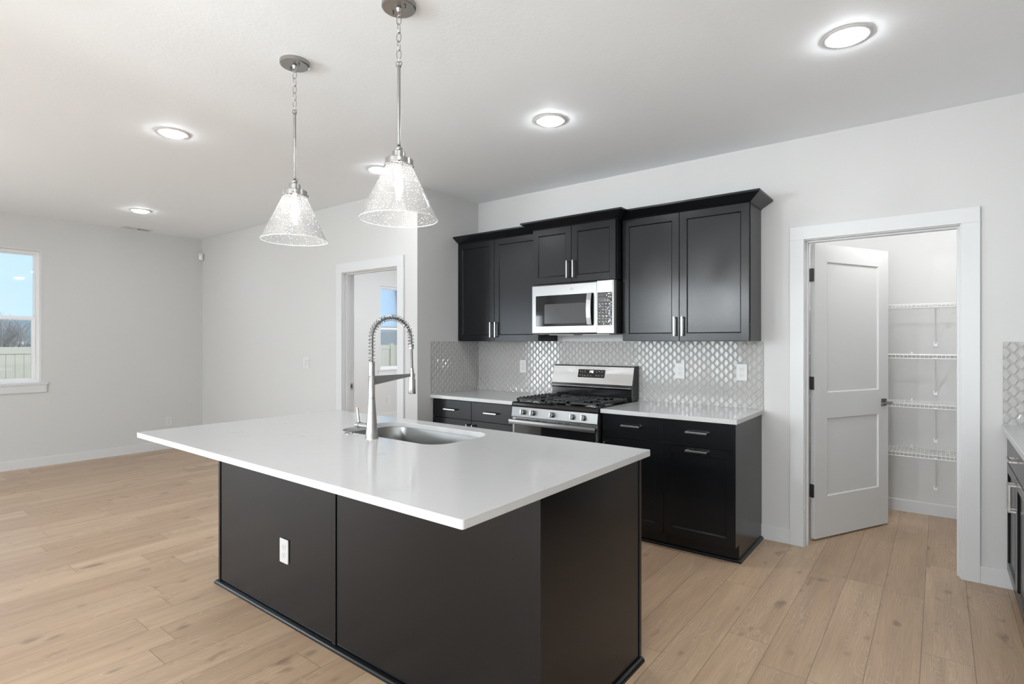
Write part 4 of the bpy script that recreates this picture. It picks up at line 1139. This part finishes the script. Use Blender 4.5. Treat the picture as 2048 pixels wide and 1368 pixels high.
# ------------------------------------------------------------------ outside: lawn, fence, houses, bare tree
GZ = -0.55
lawn = struct(MB().box(-70, XL - 0.17, -40, 80, GZ - 0.2, GZ).build('ground', M_LAWN))
FXX = -16.0
fn = tag(empty('vinyl_fence', (FXX, 7.0, GZ)), 'tan vinyl privacy fence in the yard beyond the windows', 'fence')
ft = 1.262
y = -6.15; idx = 0
while y < 22.0:
    MB().box(FXX - 0.065, FXX + 0.065, y - 0.065, y + 0.065, GZ, ft + 0.03).prism([(FXX - 0.075, y - 0.075), (FXX + 0.075, y - 0.075), (FXX + 0.075, y + 0.075), (FXX - 0.075, y + 0.075)], 'z', ft + 0.03, ft + 0.055).build('fence_post', M_FENCE, fn)
    MB().box(FXX - 0.03, FXX + 0.03, y + 0.066, y + 2.374, ft - 0.15, ft).box(FXX - 0.03, FXX + 0.03, y + 0.066, y + 2.374, GZ + 0.05, GZ + 0.20).build('fence_rail', M_FENCE, fn)
    p = MB(); q = y + 0.067
    while q < y + 2.37:
        p.box(FXX - 0.014, FXX + 0.014, q, min(q + 0.143, y + 2.373), GZ + 0.20, ft - 0.15); q += 0.150
    p.box(FXX - 0.006, FXX + 0.006, y + 0.067, y + 2.373, GZ + 0.20, ft - 0.15)
    p.build('fence_boards', M_FENCE, fn, merge=False)
    y += 2.44; idx += 1

def house(x, y, wx, wy, eave, ridge, axis, label):
    """gabled house; axis 'y' = ridge runs along Y"""
    root = tag(empty('neighbor_house', (x, y, GZ)), label, 'house')
    MB().box(x - wx / 2, x + wx / 2, y - wy / 2, y + wy / 2, GZ, eave).build('walls', M_SIDING, root)
    o = 0.45
    if axis == 'y':
        A = [(x - wx / 2 - o, eave - 0.15), (x, ridge), (x + wx / 2 + o, eave - 0.15)]
        T = [(a, b) for a, b in A]; lo_ = [(a, b - 0.18) for a, b in A][::-1]
        MB().prism(T + lo_, 'y', y - wy / 2 - o, y + wy / 2 + o).build('roof', M_ROOF, root)
        MB().prism([(x - wx / 2, eave - 0.02), (x, ridge - 0.2), (x + wx / 2, eave - 0.02)], 'y', y - wy / 2, y + wy / 2).build('gable', M_SIDING, root)
        for yy in (y - wy / 2 - o - 0.04, y + wy / 2 + o):
            MB().prism([(a, b + 0.01) for a, b in A] + [(a, b - 0.24) for a, b in A][::-1], 'y', yy, yy + 0.04).build('fascia', M_TRIM, root)
        for s in (-1, 1):
            xx = x + s * (wx / 2 + o)
            MB().box(xx - 0.03, xx + 0.03, y - wy / 2 - o, y + wy / 2 + o, eave - 0.38, eave - 0.16).build('gutter', M_TRIM, root)
    else:
        A = [(y - wy / 2 - o, eave - 0.15), (y, ridge), (y + wy / 2 + o, eave - 0.15)]
        MB().prism(A + [(a, b - 0.18) for a, b in A][::-1], 'x', x - wx / 2 - o, x + wx / 2 + o).build('roof', M_ROOF, root)
        MB().prism([(y - wy / 2, eave - 0.02), (y, ridge - 0.2), (y + wy / 2, eave - 0.02)], 'x', x - wx / 2, x + wx / 2).build('gable', M_SIDING, root)
        for xx in (x + wx / 2 + o, x - wx / 2 - o - 0.04):
            MB().prism([(a, b + 0.01) for a, b in A] + [(a, b - 0.24) for a, b in A][::-1], 'x', xx, xx + 0.04).build('fascia', M_TRIM, root)
    return root
house(-36, 4.9, 10, 9.5, 1.30, 2.45, 'y', 'low grey-roofed house beyond the fence, seen through the living room window')
house(-36, 27.6, 9, 11.0, 1.30, 2.62, 'y', 'grey gabled house beyond the fence, seen through the bedroom window')
house(-27.5, 22.3, 5.0, 3.4, 0.75, 1.95, 'x', 'small grey front gable with white fascia, left side of the bedroom window view')

def tree(x, y, h, label, seed):
    root = tag(empty('bare_tree', (x, y, GZ)), label, 'tree')
    rnd = random.Random(seed)
    tr = MB(); tr.tube([(x, y, GZ), (x + 0.03, y, GZ + h * 0.3)], [0.07, 0.05], 8); tr.build('trunk', M_BARK, root)
    br = MB()
    def grow(p, d, L, r, lev):
        q = p + d * L
        br.tube([p, p.lerp(q, 0.5) + Vector((rnd.uniform(-.03, .03), rnd.uniform(-.03, .03), 0)) * L, q], [r, r * 0.8, r * 0.6], 4)
        if lev == 0: return
        for _ in range(4 if lev > 1 else 3):
            nd = (d + Vector((rnd.uniform(-.75, .75), rnd.uniform(-.75, .75), rnd.uniform(-.15, .55)))).normalized()
            grow(p.lerp(q, rnd.uniform(0.55, 1.0)), nd, L * rnd.uniform(0.6, 0.8), r * 0.6, lev - 1)
    for _ in range(7):
        grow(Vector((x + 0.03, y, GZ + h * rnd.uniform(0.2, 0.3))), Vector((rnd.uniform(-.6, .6), rnd.uniform(-.6, .6), 1)).normalized(), h * 0.27, 0.022, 4)
    br.build('branches', M_BARK, root, merge=False)
tree(-19.5, 3.35, 2.9, 'bare leafless tree beyond the fence, seen through the living room window', 4)
